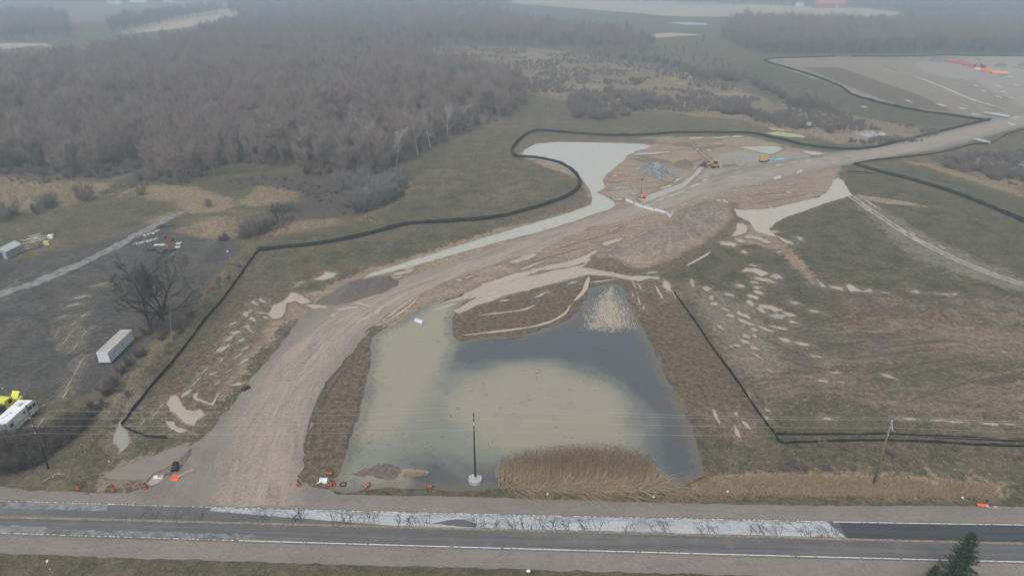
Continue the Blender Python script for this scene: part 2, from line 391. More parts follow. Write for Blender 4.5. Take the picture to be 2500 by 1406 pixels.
# shallow rain pools and wet streaks: outlines first, so that the soil round each can be damp
pz = [0]
PUDDLES = []
def pud(x, y, rx, ry, rot=0.0, mat=None, amp=None):
    ry *= .55 if x < 260 else .72 if x < 700 else .9; rx *= 1.05
    t = np.linspace(0, 2 * np.pi, 14, endpoint=False); c, s = math.cos(R(rot)), math.sin(R(rot))
    wob = 1 + .38 * np.array([random.uniform(-1, 1) for _ in t])
    P = [(x + c * rx * w * math.cos(a) - s * ry * w * math.sin(a), y + s * rx * w * math.cos(a) + c * ry * w * math.sin(a)) for a, w in zip(t, wob)]
    Wp = smooth_poly(WP(P), .5); sz = np.ptp(Wp, axis=0).max()
    PUDDLES.append((Wp, mat or 0, max(.12, sz / 70), amp if amp is not None else min(.8, sz * .13), max(.35, sz * .09)))
for pts, mt in [
    ([(1800,547),(1813,545),(1824,555),(1822,568),(1800,575),(1786,578),(1798,563)], 0),
    ([(1165,727),(1060,742),(1120,724),(1180,697),(1250,684),(1330,668),(1400,652),(1430,655),(1500,668),(1590,681),(1560,686),(1480,674),(1435,671),(1380,684),(1300,705),(1200,733),(1120,764),(1105,760)], 0),
    ([(1175,695),(1250,672),(1300,660),(1345,650),(1330,657),(1260,682),(1200,696)], 0),
    ([(1290,660),(1380,640),(1435,624),(1440,636),(1400,650),(1340,660)], 0),
    ([(1245,638),(1300,618),(1312,622),(1290,634),(1250,644)], 0),
    ([(1465,596),(1495,586),(1522,580),(1515,588),(1480,600)], 0),
    ([(1425,628),(1450,612),(1462,614),(1440,626),(1436,640),(1428,648)], 0),
    ([(655,768),(668,745),(690,738),(715,714),(735,722),(760,738),(740,742),(716,735),(700,742),(690,775),(668,779)], 0),
    ([(766,683),(790,672),(795,664),(822,668),(815,677),(790,684)], 0),
    ([(408,985),(420,968),(432,964),(445,985),(450,1000),(470,1003),(490,1000),(501,1013),(480,1028),(475,1040),(455,1035),(430,1012),(415,1000)], 0),
    ([(405,1028),(425,1030),(430,1042),(460,1052),(440,1056),(415,1045)], 0),
    ([(470,965),(485,958),(480,972),(516,985),(535,958),(538,956),(520,990),(510,988),(475,975)], 0),
    ([(252,1165),(275,1148),(330,1130),(380,1112),(430,1090),(455,1085),(462,1098),(440,1120),(400,1145),(375,1155),(360,1170),(300,1172)], 4),
    ([(362,1180),(372,1165),(390,1160),(400,1168),(385,1178),(370,1186)], 1),
    ([(285,1045),(300,1030),(310,1050),(318,1080),(305,1095),(290,1108),(288,1085),(278,1080)], 1),
    ([(288,1040),(295,1020),(320,985),(335,965),(338,970),(315,1005),(298,1042)], 1),
    ([(1800,360),(1850,358),(1890,357),(1912,363),(1900,372),(1880,378),(1860,374),(1830,366)], 0),
    ([(1955,368),(1990,371),(2013,376),(1990,380),(1965,374)], 0),
    ([(1690,430),(1712,402),(1722,408),(1706,425),(1680,448),(1660,462),(1650,458)], 0),
    ([(1555,487),(1600,470),(1660,450),(1680,452),(1620,478),(1575,494)], 0),
    ([(1820,655),(1850,657),(1878,668),(1858,675),(1840,664),(1812,664)], 0),
    ([(1548,376),(1600,372),(1640,371),(1600,377),(1545,380)], 0),
    ([(2000,690),(1990,681),(2010,695),(2018,702),(2005,700)], 1),
    ([(2065,697),(2075,694),(2105,712),(2090,718),(2075,710)], 0), ([(2026,698),(2055,702),(2058,710),(2028,703)], 0),
    ([(2105,712),(2125,706),(2132,718),(2115,718)], 0),
    ([(1895,576),(1930,590),(1938,598),(1915,592)], 0),
    ([(2170,738),(2188,735),(2202,743),(2182,742)], 0), ([(2142,738),(2168,741),(2162,750)], 0),
    ([(2226,758),(2242,756),(2243,764)], 0), ([(2308,740),(2345,742),(2340,747)], 0), ([(2410,776),(2438,788),(2418,788)], 0),
    ([(2312,766),(2333,768),(2332,776)], 1), ([(2382,732),(2400,740),(2388,738)], 0), ([(2452,750),(2480,758),(2482,766)], 0), ([(2460,774),(2500,782),(2470,784)], 0),
    ([(2075,741),(2080,739),(2083,744)], 1)]:
    Wp = WP(pts); sz = np.ptp(Wp, axis=0).max(); PUDDLES.append((Wp, mt, max(.2, sz / 100), min(1.0, .15 + sz * .022), max(.6, sz * .06)))
# streaks and small pools: (x, y, half length, half width, turn, kind)
for x, y, a, b_, r, k in [(1770,595,14,6,15,0),(1788,596,12,5,20,0),(1808,588,14,4,12,0),(1850,582,20,4,12,0),(1830,578,10,4,0,0),(1870,590,14,3,10,0),(1890,566,12,2,0,0),
    (1893,676,12,7,18,1),(1870,684,24,4,14,0),(1842,690,11,3,5,0),(1847,702,9,3,5,0),(1808,698,9,4,20,0),(1853,714,11,4,15,0),(1838,724,12,4,20,0),(1880,752,22,6,14,0),(1925,768,14,4,16,0),(1938,787,10,3,12,0),(1815,770,20,4,24,0),(1822,788,20,4,22,0),(1872,805,20,3,20,0),(1842,805,9,3,20,0),(1918,831,16,4,20,0),(1782,770,9,4,5,0),(1745,742,9,4,10,0),(1770,755,9,3,20,0),(1842,820,6,3,30,0),(1800,844,9,4,15,1),(1818,834,10,4,20,1),(1820,820,10,5,20,1),(1842,850,11,4,20,0),(1785,846,6,3,20,1),
    (1900,772,16,6,5,1),(1832,740,10,5,30,1),(1858,758,10,5,25,1),(1690,690,10,5,80,1),(1738,728,5,6,40,0),(1725,705,9,5,20,1),(1952,582,8,4,20,1),(1816,615,7,4,15,1),(1903,615,6,2,10,1),(1838,648,9,3,10,1),
    (1628,697,14,7,50,0),(1585,677,12,3,5,0),(1555,677,25,4,-4,0),(1590,666,12,2,-5,0),(1600,679,8,4,10,0),
    (560,826,14,5,-25,1),(575,812,10,5,-10,1),(600,768,9,8,0,1),(604,798,8,6,0,1),(548,850,16,4,-35,1),(536,853,12,4,-35,1),(590,830,8,4,-20,1),(570,790,10,3,-15,1),(618,780,9,6,20,1),(612,808,9,3,30,1),(596,882,12,4,-30,1),(578,938,16,4,-12,0),(485,925,10,2,-40,1),(455,960,14,5,-40,1),(520,912,9,3,-25,1),(640,765,14,3,5,1),(650,776,10,3,15,1),(622,740,10,4,30,1),(600,850,9,3,-25,1),(540,880,9,2,-40,1),(640,735,8,4,30,1),(560,905,9,2,-25,1),(725,698,7,2,-20,0),(735,690,6,2,0,0),
    (880,740,12,5,20,0),(1098,694,5,2,0,0),(1145,677,9,2,-25,0),(1120,684,8,3,10,0),(1130,660,8,2,-25,0),(1070,685,10,2,-25,0),(1000,655,14,3,-12,0),(985,665,30,4,-14,0),(960,680,18,3,-15,0),
    (1510,487,10,3,0,0),(1550,474,9,2,-15,0),(1740,500,6,3,10,0),(1770,492,8,3,20,0),(1755,490,5,3,0,0),(1715,498,4,2,0,0),(1725,502,14,3,12,0),(1660,470,14,3,-20,0),(1630,455,16,3,-20,0),(1655,440,12,3,-35,0),(1698,410,7,2,-40,0),(1750,425,10,2,-20,0),(1790,432,14,2,-8,0),(1830,436,12,2,-5,0),(1800,420,10,2,-15,0),(1870,425,10,2,-8,0),(1810,403,8,2,-10,0),(1720,440,9,2,-15,0),(1700,452,14,3,-20,0),(1590,500,16,3,-15,0),(1610,488,14,3,-15,0),(1640,478,14,2,-15,0),
    (1730,367,8,2,20,0),(1702,366,6,2,-20,0),(1700,338,18,2,-4,0),(1760,336,20,2,-5,0),(1800,334,14,2,-5,0),(1975,357,8,2,10,0),(2040,389,10,2,-8,0),(1940,397,9,2,-8,0),(1975,392,8,2,-8,0),(1900,404,8,2,-8,0),
    (1835,451,4,2,30,0),(1825,450,4,2,30,0),(1848,451,4,2,30,0),(1858,450,4,2,30,0),(1927,471,8,2,20,0),(2115,505,14,2,30,0),(2118,513,7,3,20,0),(2150,533,9,2,28,0),(2170,547,10,2,28,0),(2198,563,12,3,25,0),(2240,588,16,4,25,0),(2225,568,9,2,25,0),(2300,604,12,2,22,0),(2130,500,18,2,32,0),
    (2235,712,9,3,10,0),(2300,719,14,3,8,0),(2332,720,8,3,5,0),(2160,715,9,2,8,0),(2475,733,5,2,0,0),(2418,752,9,2,5,0),(2380,764,18,2,2,0),(2450,860,8,2,5,0),(2010,930,14,3,8,0),(2055,933,9,2,5,0),(2170,919,18,3,18,0),
    (2020,1023,12,3,3,0),(2220,1022,16,3,3,0),(2330,1030,20,3,4,0),(2420,1036,24,3,4,0),(2290,1026,14,2,2,0),(2465,1036,12,2,2,0),
    (1750,1020,19,3,66,0),(1800,1055,15,5,62,0),(1797,1010,5,5,60,0),(1822,1037,12,4,42,0),(1872,1020,5,3,40,1),(1830,968,5,3,60,1),(1875,1002,6,2,10,0),
    (1548,695,9,2,65,0),(1562,700,9,2,65,0),(1545,720,4,2,70,0),(1560,735,9,2,72,0),(1572,752,5,2,72,0),(1610,715,14,3,62,0),(1648,720,11,3,60,0),(1628,710,4,2,70,0),(1275,668,20,3,-16,0),(1230,690,24,3,-16,0),(1360,662,22,3,-12,0),
    (205,815,14,2,-50,1),(185,845,12,2,-55,1),(170,935,14,2,-60,1),(190,900,18,3,-60,1),(150,775,10,2,-20,1),(200,725,22,3,-12,1),(180,745,14,3,-15,1),(245,695,16,2,-12,1),(180,790,10,2,-40,1),(200,880,12,3,-50,1),(160,960,12,3,-60,1),(100,1030,14,3,-55,1),(140,815,14,1.5,-58,1),(165,825,22,1.5,-52,1),(205,770,8,3,-40,1),
    (2440,238,10,2,15,0),(2400,222,8,2,10,0),(2450,225,10,2,12,0),(2360,195,7,1.5,5,0),(2380,210,7,2,10,0),(2470,240,9,2,10,0),(2345,150,9,1.5,0,0),(2390,146,10,1.5,0,0),(2300,257,14,2,10,0),(2350,265,10,2,5,0),(2380,280,12,2,5,0),(2440,212,14,2,15,0),(2485,210,10,2,8,0),(2220,248,10,2,20,0),(2110,262,8,1.5,10,0),(2490,166,10,2,10,0),(2480,288,10,3,0,0),(850,752,34,5,-6,0),(900,772,30,4,-28,0),(770,748,22,5,5,0),(930,752,22,4,-35,0),(890,745,22,3,15,0),(815,770,14,4,-30,0),(960,735,24,3,-35,0),(1395,655,30,3,-14,0),(1180,712,34,3,-18,0),(1330,690,26,2.5,-14,0),(1240,676,24,2.5,-20,0),(1150,722,26,3,-18,0),(500,905,12,2,-40,1),(470,940,12,2,-40,1),(530,935,10,2,-35,1),(580,870,12,2,-35,1),(610,760,8,3,-30,1),(480,1010,7,2,-30,1),(380,1010,12,2,-50,1),(350,1030,10,2,-50,1),(395,990,10,2,-45,1),(1090,748,24,3,-20,0),(1210,725,40,2.5,-16,0),(1290,700,36,2.5,-15,0),(1360,676,40,2.5,-13,0),(1300,648,30,2.5,-18,0),(1180,705,20,2,-20,0),(1400,690,12,2,-15,1),(1330,716,16,2,-14,1),(1650,556,6,2,0,0),(1735,545,7,2,10,0),(1700,520,10,1.5,-10,0),(1690,575,8,1.5,10,0),(1570,570,12,1.5,-25,0),(1500,560,16,1.5,-25,0),(1620,372,20,1.5,0,0),(1750,352,14,1.5,-5,0),(1500,430,8,1.5,-15,0),(1490,610,10,1.5,-25,0),(1870,470,9,1.5,10,0),(1930,450,8,1.5,0,0),(1500,525,10,2,-20,0),(1340,590,24,1.8,-20,0),(1230,632,26,1.8,-20,0),(1120,668,24,1.8,-20,0),(1030,702,22,1.8,-24,0),(700,900,24,1.6,-52,1),(660,960,26,1.8,-55,1),(620,1050,24,1.8,-60,1),(720,960,20,1.5,-58,1),(780,840,22,1.6,-48,1),(1900,800,18,3,12,0),(1960,840,18,2.5,12,0),(1990,870,14,2,8,0),(2040,910,12,2,5,0),(1850,870,14,2.5,30,0),(1880,905,12,2,30,0),(1760,800,10,3,35,0),(1940,740,12,3,10,1),(1780,720,10,3,15,1),(1990,760,12,2,5,1)]:
    pud(x, y, a, b_, r, k)

GX = axis(-3400, 3400, -125, 185, .65, 1.04)
GY = axis(-150, 5200, 66, 310, .65, 1.013)
XX, YY = np.meshgrid(GX, GY); Xf = XX.ravel(); Yf = YY.ravel()

BERM = smooth_line(WP([(120,1150),(200,1070),(300,960),(390,860),(480,765),(560,680),(610,612)]), 3)
HEAPS = [W(x, y) for x, y in [(2060,752),(2100,735),(2130,760),(2165,738),(2205,770),(2235,745),(2270,768),(2310,745),(2345,772),(2385,742),(2420,772),(2455,748),(2490,770),(2150,785),(2240,790),(2400,792),(2550,755)]]
DITCH = smooth_line(WP([(1720,1192),(1900,1196),(2100,1198),(2300,1200),(2440,1204)]), 3)
PAD = WP([(1440,640),(1500,602),(1600,552),(1670,508),(1720,488),(1765,496),(1785,520),(1770,560),(1700,605),(1600,650),(1480,662)])
def terrain(X, Y):
    X = np.asarray(X, float); Y = np.asarray(Y, float)
    h = -.10 * fbm(X, Y, 3.5, 3, 3)
    d = ldist(BERM, X, Y, 12.0); h = h + .9 * np.exp(-(d / 3.2) ** 2) * (.6 + .8 * fbm(X, Y, 9, 8, 2))
    for i, (cx, cy) in enumerate(HEAPS):
        r = 3.2 + (i * 37 % 10) * .16
        h = h + (.7 + (i * 53 % 10) * .05) * np.exp(-(((X - cx) / (r * 1.25)) ** 2 + ((Y - cy) / r) ** 2))
    d = ldist(DITCH, X, Y, 10.0); h = h - .7 * np.exp(-(d / 2.5) ** 2)
    d = sdist(PAD, X, Y, 12.0); t = np.clip(d / 7.0, 0, 1); h = h + 1.5 * t * t * (3 - 2 * t)
    return h
Zf = terrain(Xf, Yf)
def TZ(x, y): return float(terrain(np.array([x]), np.array([y]))[0])

attrs = {}
for nm in ZN:
    a = np.full(Xf.shape, -30.0)
    for poly in Z[nm]: a = np.maximum(a, sdist(poly, Xf, Yf, 30.0))
    attrs[nm] = a
wet = np.full(Xf.shape, -4.0)
for q in PUDDLES: wet = np.maximum(wet, sdist(q[0], Xf, Yf, 4.0))
attrs['wet'] = wet
nx, ny = len(GX), len(GY)
idx = np.arange(nx * ny).reshape(ny, nx)
quads = np.stack([idx[:-1, :-1], idx[:-1, 1:], idx[1:, 1:], idx[1:, :-1]], -1).reshape(-1, 4)

m, nt, b = newmat('field_earth')
P = pos(nt)
wz_ = N(nt, 'ShaderNodeTexNoise'); nt.links.new(P, wz_.inputs['Vector']); wz_.inputs['Scale'].default_value = .045; wz_.inputs['Detail'].default_value = 3
wv = N(nt, 'ShaderNodeVectorMath', operation='MULTIPLY_ADD'); nt.links.new(wz_.outputs['Color'], wv.inputs[0]); wv.inputs[1].default_value = (22, 22, 0); nt.links.new(P, wv.inputs[2]); PW = wv.outputs[0]
nb = noise(nt, P, .022, 5, .6); nm_ = noise(nt, P, .16, 6, .65); nf = noise(nt, P, .8, 6, .72); nu = noise(nt, P, 2.6, 4, .8)
st = noise(nt, mapv(nt, PW, (.035, .55, 1), (0, 0, R(4))), 1.0, 6, .68, .5)        # drag and track lines lying mostly east-west
st2 = noise(nt, mapv(nt, PW, (.7, .05, 1), (0, 0, R(-38))), 1.0, 5, .65, .4)
edge = math_(nt, 'SUBTRACT', math_(nt, 'ADD', math_(nt, 'MULTIPLY', nf, .42), math_(nt, 'ADD', math_(nt, 'MULTIPLY', nm_, .42), math_(nt, 'MULTIPLY', nu, .16))), .5)
fine = ramp(nt, nf, .34, .66, 0, 1, False)
mid = ramp(nt, math_(nt, 'ADD', math_(nt, 'MULTIPLY', nm_, .7), math_(nt, 'MULTIPLY', nf, .3)), .39, .61, 0, 1)
big = ramp(nt, nb, .38, .62, 0, 1)
streak = ramp(nt, math_(nt, 'ADD', math_(nt, 'MULTIPLY', st, .65), math_(nt, 'MULTIPLY', nf, .35)), .36, .64, 0, 1)
streak2 = ramp(nt, math_(nt, 'ADD', math_(nt, 'MULTIPLY', st2, .6), math_(nt, 'MULTIPLY', nf, .4)), .36, .64, 0, 1)
base = mixc(nt, mid, (.082, .074, .045), (.168, .130, .088))
base = mixc(nt, math_(nt, 'MULTIPLY', big, .55), base, (.086, .083, .049))
base = mixc(nt, math_(nt, 'MULTIPLY', ramp(nt, nf, .50, .66), .55), base, (.200, .163, .115))
base = mixc(nt, math_(nt, 'MULTIPLY', ramp(nt, nu, .54, .68), .45), base, (.060, .055, .040))
TONES = {  # name: (soft edge m, noise reach m, tone a, tone b, blend driver)
    'field': (3, 6, (.42, .33, .26), (.36, .29, .23), streak),
    'wood':  (3, 8, (.100, .080, .066), (.155, .125, .100), mid),
    'straw': (2.0, 10, (.17, .130, .088), (.31, .235, .150), fine),
    'marsh': (3.0, 14, (.150, .112, .084), (.262, .200, .148), fine),
    'peat':  (1.5, 11, (.052, .044, .038), (.125, .102, .083), fine),
    'green': (3.0, 13, (.062, .064, .037), (.124, .105, .067), mid),
    'yard':  (2.0, 10, (.060, .058, .057), (.092, .087, .080), mid),
    'soil':  (1.2, 8, (.078, .060, .043), (.178, .136, .098), fine),
    'mud':   (1.0, 7, (.205, .154, .108), (.335, .265, .195), streak),
    'plough':(2.5, 14, (.095, .075, .054), (.235, .185, .136), streak),
    'pit':   (2.0, 5, (.165, .132, .104), (.305, .255, .208), streak2),
    'gravel':(1.5, 6, (.245, .215, .188), (.315, .285, .252), streak),
    'pale':  (2.5, 10, (.190, .165, .130), (.290, .255, .205), streak),
}
PART = {'straw': .9, 'marsh': .95, 'green': .85, 'pale': .55, 'pit': .95, 'soil': .92, 'yard': .95, 'plough': .92}
col = base
for nm in ['field', 'wood', 'marsh', 'straw', 'peat', 'green', 'yard', 'mud', 'plough', 'pit', 'soil', 'gravel', 'pale']:
    soft, reach, ca, cb, drv = TONES[nm]
    f = ramp(nt, math_(nt, 'MULTIPLY_ADD', edge, reach * 2.6, attr(nt, nm)), -soft, soft)
    if nm in PART: f = math_(nt, 'MULTIPLY', f, PART[nm])
    tone = mixc(nt, drv, ca, cb)
    if nm in ('yard', 'plough', 'green', 'marsh', 'mud'):
        extra = {'yard': (.115, .098, .073), 'plough': (.085, .080, .054), 'green': (.105, .088, .063), 'marsh': (.300, .238, .170), 'mud': (.230, .170, .118)}[nm]
        tone = mixc(nt, math_(nt, 'MULTIPLY', ramp(nt, math_(nt, 'ADD', math_(nt, 'MULTIPLY', nb, .6), math_(nt, 'MULTIPLY', nm_, .4)), .48, .60), .65), tone, extra)
    if nm == 'yard': tone = mixc(nt, math_(nt, 'MULTIPLY', ramp(nt, math_(nt, 'ADD', math_(nt, 'MULTIPLY', st2, .7), math_(nt, 'MULTIPLY', nu, .3)), .56, .66), .5), tone, (.21, .205, .195))
    col = mixc(nt, f, col, tone)
fw = ramp(nt, math_(nt, 'MULTIPLY_ADD', edge, 7.0, attr(nt, 'wet')), -2.6, .2)
col = mixc(nt, math_(nt, 'MULTIPLY', fw, .8), col, mixc(nt, fine, (.135, .108, .080), (.215, .175, .130)))
var = math_(nt, 'MULTIPLY', ramp(nt, nu, .28, .72, .55, 1.45, False), ramp(nt, nf, .3, .7, .74, 1.26, False))
nt.links.new(mulc(nt, col, var), b.inputs['Base Color'])
b.inputs['Roughness'].default_value = .9; b.inputs['Specular IOR Level'].default_value = .15
bump(nt, b, math_(nt, 'ADD', nf, math_(nt, 'MULTIPLY', nu, .5)), .8, .5)
ground = link('ground', mesh_np('ground', np.stack([Xf, Yf, Zf], 1), quads, [m], attrs), smooth=True, kind='structure')

# ------------------------------------------------------------------ flat sheets
def sheet(name, poly, z, mat, res=None, attr_fn=None, parent=None, kind='structure'):
    """a flat sheet cut to an outline; with res it gets inner points so that slow changes can be stored on it"""
    if res is None:
        me = bpy.data.meshes.new(name); me.from_pydata([(x, y, z) for x, y in poly], [], [tuple(range(len(poly)))])
        me.update()
        if me.polygons[0].normal.z < 0: me.flip_normals()
    else:
        lo = poly.min(0); hi = poly.max(0)
        gx, gy = np.meshgrid(np.arange(lo[0], hi[0], res), np.arange(lo[1], hi[1], res))
        gx = gx.ravel(); gy = gy.ravel(); d = sdist(poly, gx, gy, 3 * res); k = d > res * .5
        pts = [Vector((float(x), float(y))) for x, y in poly] + [Vector((float(x), float(y))) for x, y in zip(gx[k], gy[k])]
        n = len(poly)
        r = delaunay_2d_cdt(pts, [(i, (i + 1) % n) for i in range(n)], [], 1, 1e-4)
        V = np.array([(v.x, v.y, z) for v in r[0]]); F = np.array([tuple(f) for f in r[2]])
        me = mesh_np(name, V, F, (), attr_fn(V[:, 0], V[:, 1]) if attr_fn else None)
        if len(me.polygons) and me.polygons[0].normal.z < 0: me.flip_normals()
    return link(name, me, parent, mat, kind=kind) if kind else link(name, me, parent, mat)
def strip_poly(line, w):
    """outline of a band along a line; w = width in metres (number or one per point)"""
    line = np.asarray(line); d = np.gradient(line, axis=0); d /= np.linalg.norm(d, axis=1)[:, None] + 1e-9
    nrm = np.stack([-d[:, 1], d[:, 0]], 1); w = np.broadcast_to(np.asarray(w, float), (len(line),))[:, None] / 2
    return np.vstack([line + nrm * w, (line - nrm * w)[::-1]])

# gravel of the haul road
CL = smooth_line(WP([(600,1260),(615,1150),(655,1010),(740,880),(830,790),(960,722),(1100,668),(1300,598),(1500,532),(1650,482),(1800,438),(2000,395),(2200,362),(2400,315),(2520,285)]), 4)
def gravel_mat(name, ca, cb, cc, dirt, worn=.85):
    m, nt, b = newmat(name); P = pos(nt)
    u = attr(nt, 'u'); v = attr(nt, 'v')
    cv = N(nt, 'ShaderNodeCombineXYZ'); nt.links.new(math_(nt, 'MULTIPLY', u, .42), cv.inputs[0]); nt.links.new(math_(nt, 'MULTIPLY', v, .06), cv.inputs[1])
    s1 = noise(nt, cv.outputs[0], 1.0, 6, .7, 1.2)
    cv2 = N(nt, 'ShaderNodeCombineXYZ'); nt.links.new(math_(nt, 'MULTIPLY', u, 1.5), cv2.inputs[0]); nt.links.new(math_(nt, 'MULTIPLY', v, .18), cv2.inputs[1])
    s2 = noise(nt, cv2.outputs[0], 1.0, 5, .7, .8)
    n1 = noise(nt, P, .12, 4, .6); n2 = noise(nt, P, 1.5, 4, .7); n3 = noise(nt, P, 6, 3, .7)
    c = mixc(nt, ramp(nt, n1, .38, .62), ca, cb)
    au = math_(nt, 'ADD', math_(nt, 'ABSOLUTE', math_(nt, 'ADD', u, 1.0)), math_(nt, 'MULTIPLY', math_(nt, 'SUBTRACT', n1, .5), 9.0))
    c = mixc(nt, math_(nt, 'MULTIPLY', math_(nt, 'MULTIPLY', ramp(nt, au, 10.5, 3.0), ramp(nt, math_(nt, 'ADD', math_(nt, 'MULTIPLY', s1, .6), math_(nt, 'MULTIPLY', n2, .4)), .34, .60)), worn), c, cc)
    c = mixc(nt, math_(nt, 'MULTIPLY', ramp(nt, math_(nt, 'ADD', math_(nt, 'MULTIPLY', s2, .5), math_(nt, 'MULTIPLY', n2, .5)), .50, .66), .45), c, dirt)
    f = math_(nt, 'MULTIPLY', ramp(nt, n3, .25, .75, .78, 1.22, False), ramp(nt, n2, .3, .7, .9, 1.1, False))
    nt.links.new(mulc(nt, c, f), b.inputs['Base Color']); b.inputs['Roughness'].default_value = .85
    b.inputs['Specular IOR Level'].default_value = .2
    bump(nt, b, math_(nt, 'ADD', n3, math_(nt, 'MULTIPLY', s2, .8)), .5, .12); return m
haul_m = gravel_mat('haul_gravel', (.172, .150, .130), (.215, .190, .165), (.325, .272, .220), (.130, .104, .082), 1.0)
HAUL = WP([(200,1216),(300,1207),(380,1185),(420,1160),(447,1138),(463,1100),(520,1040),(600,945),(680,845),(742,768),(775,742),(800,725),(870,705),(960,688),(1100,640),(1200,605),(1300,575),(1450,528),(1530,506),(1600,480),(1700,442),(1800,412),(1900,394),(2010,377),(2100,362),(2200,345),(2300,320),(2400,298),(2440,283),(2540,268),
           (2540,300),(2420,331),(2300,366),(2130,389),(2085,399),(1990,421),(1900,441),(1800,461),(1700,483),(1650,504),(1598,521),(1520,540),(1436,557),(1314,614),(1200,647),(1060,700),(1000,730),(940,772),(905,802),(875,840),(840,880),(800,930),(768,1000),(748,1070),(740,1110),(736,1165),(752,1188),(830,1208),(900,1222),(600,1236),(300,1228)])
haul = sheet('haul_road', rough(HAUL, .7, 1.1, 3.0, 21), .030, haul_m, 1.6, lambda x, y: dict(zip(('u', 'v'), uv_along(CL, x, y))))

# ------------------------------------------------------------------ the paved road
LN = {'shN': [(-60,1183),(0,1186),(130,1188),(230,1205),(420,1214),(760,1206),(860,1203),(1000,1206),(1200,1216),(1400,1225),(1700,1228),(2100,1233),(2500,1238),(2600,1239)],
      'wN': [(-60,1221),(0,1223.5),(350,1233),(700,1245.5),(1050,1252.5),(1400,1260),(1700,1269),(2053,1274),(2500,1281.5),(2600,1283)],
      'yC': [(-60,1261),(0,1263),(350,1271.5),(700,1279.5),(1050,1289),(1400,1298.6),(1700,1307.6),(2100,1316.5),(2500,1326.5),(2600,1329)],
      'wS': [(-60,1299),(0,1301.5),(350,1313.5),(700,1322.5),(1050,1332.5),(1400,1342.8),(1700,1352),(2100,1362),(2500,1371.5),(2600,1374)],
      'shS': [(-60,1350),(0,1352),(350,1363),(700,1374),(1050,1384),(1400,1393.5),(1700,1402),(2100,1413),(2600,1426)]}
RX = np.arange(-150, 150.1, .75)
def road_line(k):
    P = WP(LN[k]); o = np.argsort(P[:, 0]); P = P[o]
    c = np.polyfit(P[:, 0], P[:, 1], 3 if k[0] != 's' else 5); xs = np.clip(RX, P[0, 0], P[-1, 0])
    y = np.polyval(c, xs)
    sl0 = (np.polyval(c, P[0, 0] + 5) - np.polyval(c, P[0, 0])) / 5; sl1 = (np.polyval(c, P[-1, 0]) - np.polyval(c, P[-1, 0] - 5)) / 5
    if k[0] == 's': sl0 = sl1 = -.03
    return y + np.where(RX < P[0, 0], (RX - P[0, 0]) * sl0, 0) + np.where(RX > P[-1, 0], (RX - P[-1, 0]) * sl1, 0)
RL = {k: road_line(k) for k in LN}
def rl(k, off=0): return np.stack([RX, RL[k] + off], 1)
def band(lo, hi, z, name, mat, parent=None, sub=1, x0=-1e9, x1=1e9, fray=0.0, seed=1):
    k = (RX >= x0) & (RX <= x1); L = lo[k]; Hh = hi[k].copy()
    L = L.copy()
    if fray:
        L[:, 1] += fray * (fbm(L[:, 0], L[:, 0] * 0, 1.3, seed, 3) - .5) * 2; Hh[:, 1] += fray * (fbm(Hh[:, 0], Hh[:, 0] * 0 + 50, 1.3, seed + 3, 3) - .5) * 2
    n = len(L); V = []; 
    for j in range(sub + 1): V.append(np.column_stack([L * (1 - j / sub) + Hh * (j / sub), np.full(n, z)]))
    V = np.vstack(V); i = np.arange(n - 1)
    Q = np.vstack([np.stack([j * n + i, j * n + i + 1, (j + 1) * n + i + 1, (j + 1) * n + i], 1) for j in range(sub)])
    me = mesh_np(name, V, Q, (), {'u': V[:, 1] - np.interp(V[:, 0], RX, RL['yC']), 'v': V[:, 0]})
    return link(name, me, parent, mat, **({} if parent else {'kind': 'structure'}))
shoulder_m = gravel_mat('shoulder_gravel', (.170, .150, .130), (.205, .182, .158), (.235, .208, .180), (.140, .124, .106), .6)
band(rl('wN', .10), rl('shN'), .020, 'road_shoulder', shoulder_m, fray=.25, sub=4)
band(rl('shS'), rl('wS', -.15), .020, 'road_shoulder', shoulder_m, fray=.3, sub=4, seed=9)

def asphalt(name, c1, c2, c3, rub=.25):
    m, nt, b = newmat(name); P = pos(nt); u = attr(nt, 'u'); v = attr(nt, 'v')
    cv = N(nt, 'ShaderNodeCombineXYZ'); nt.links.new(math_(nt, 'MULTIPLY', u, 1.1), cv.inputs[0]); nt.links.new(math_(nt, 'MULTIPLY', v, .03), cv.inputs[1])
    s1 = noise(nt, cv.outputs[0], 1.0, 4, .6, .2); n1 = noise(nt, P, .35, 4, .6); n2 = noise(nt, P, 9, 2, .7); n4 = noise(nt, P, 1.8, 4, .7)
    c = mixc(nt, ramp(nt, s1, .4, .62), c1, c2)
    c = mixc(nt, math_(nt, 'MULTIPLY', ramp(nt, n1, .5, .72), .5), c, c3)
    f = math_(nt, 'MULTIPLY', ramp(nt, n2, .25, .75, .88, 1.12, False), ramp(nt, n4, .3, .7, .92, 1.08, False))
    nt.links.new(mulc(nt, c, f), b.inputs['Base Color']); b.inputs['Roughness'].default_value = .7
    b.inputs['Specular IOR Level'].default_value = .25; return m
asph_m = asphalt('worn_asphalt', (.098, .095, .094), (.128, .123, .119), (.165, .162, .160))
new_m = asphalt('new_asphalt', (.048, .049, .053), (.060, .061, .064), (.070, .070, .073))
road = band(rl('wS', -.35), rl('wN', .30), .055, 'road', asph_m, fray=.10, sub=6)
band(rl('yC', .22), rl('wN', .05), .060, 'new_lane', new_m, road, x0=51.4, sub=2)
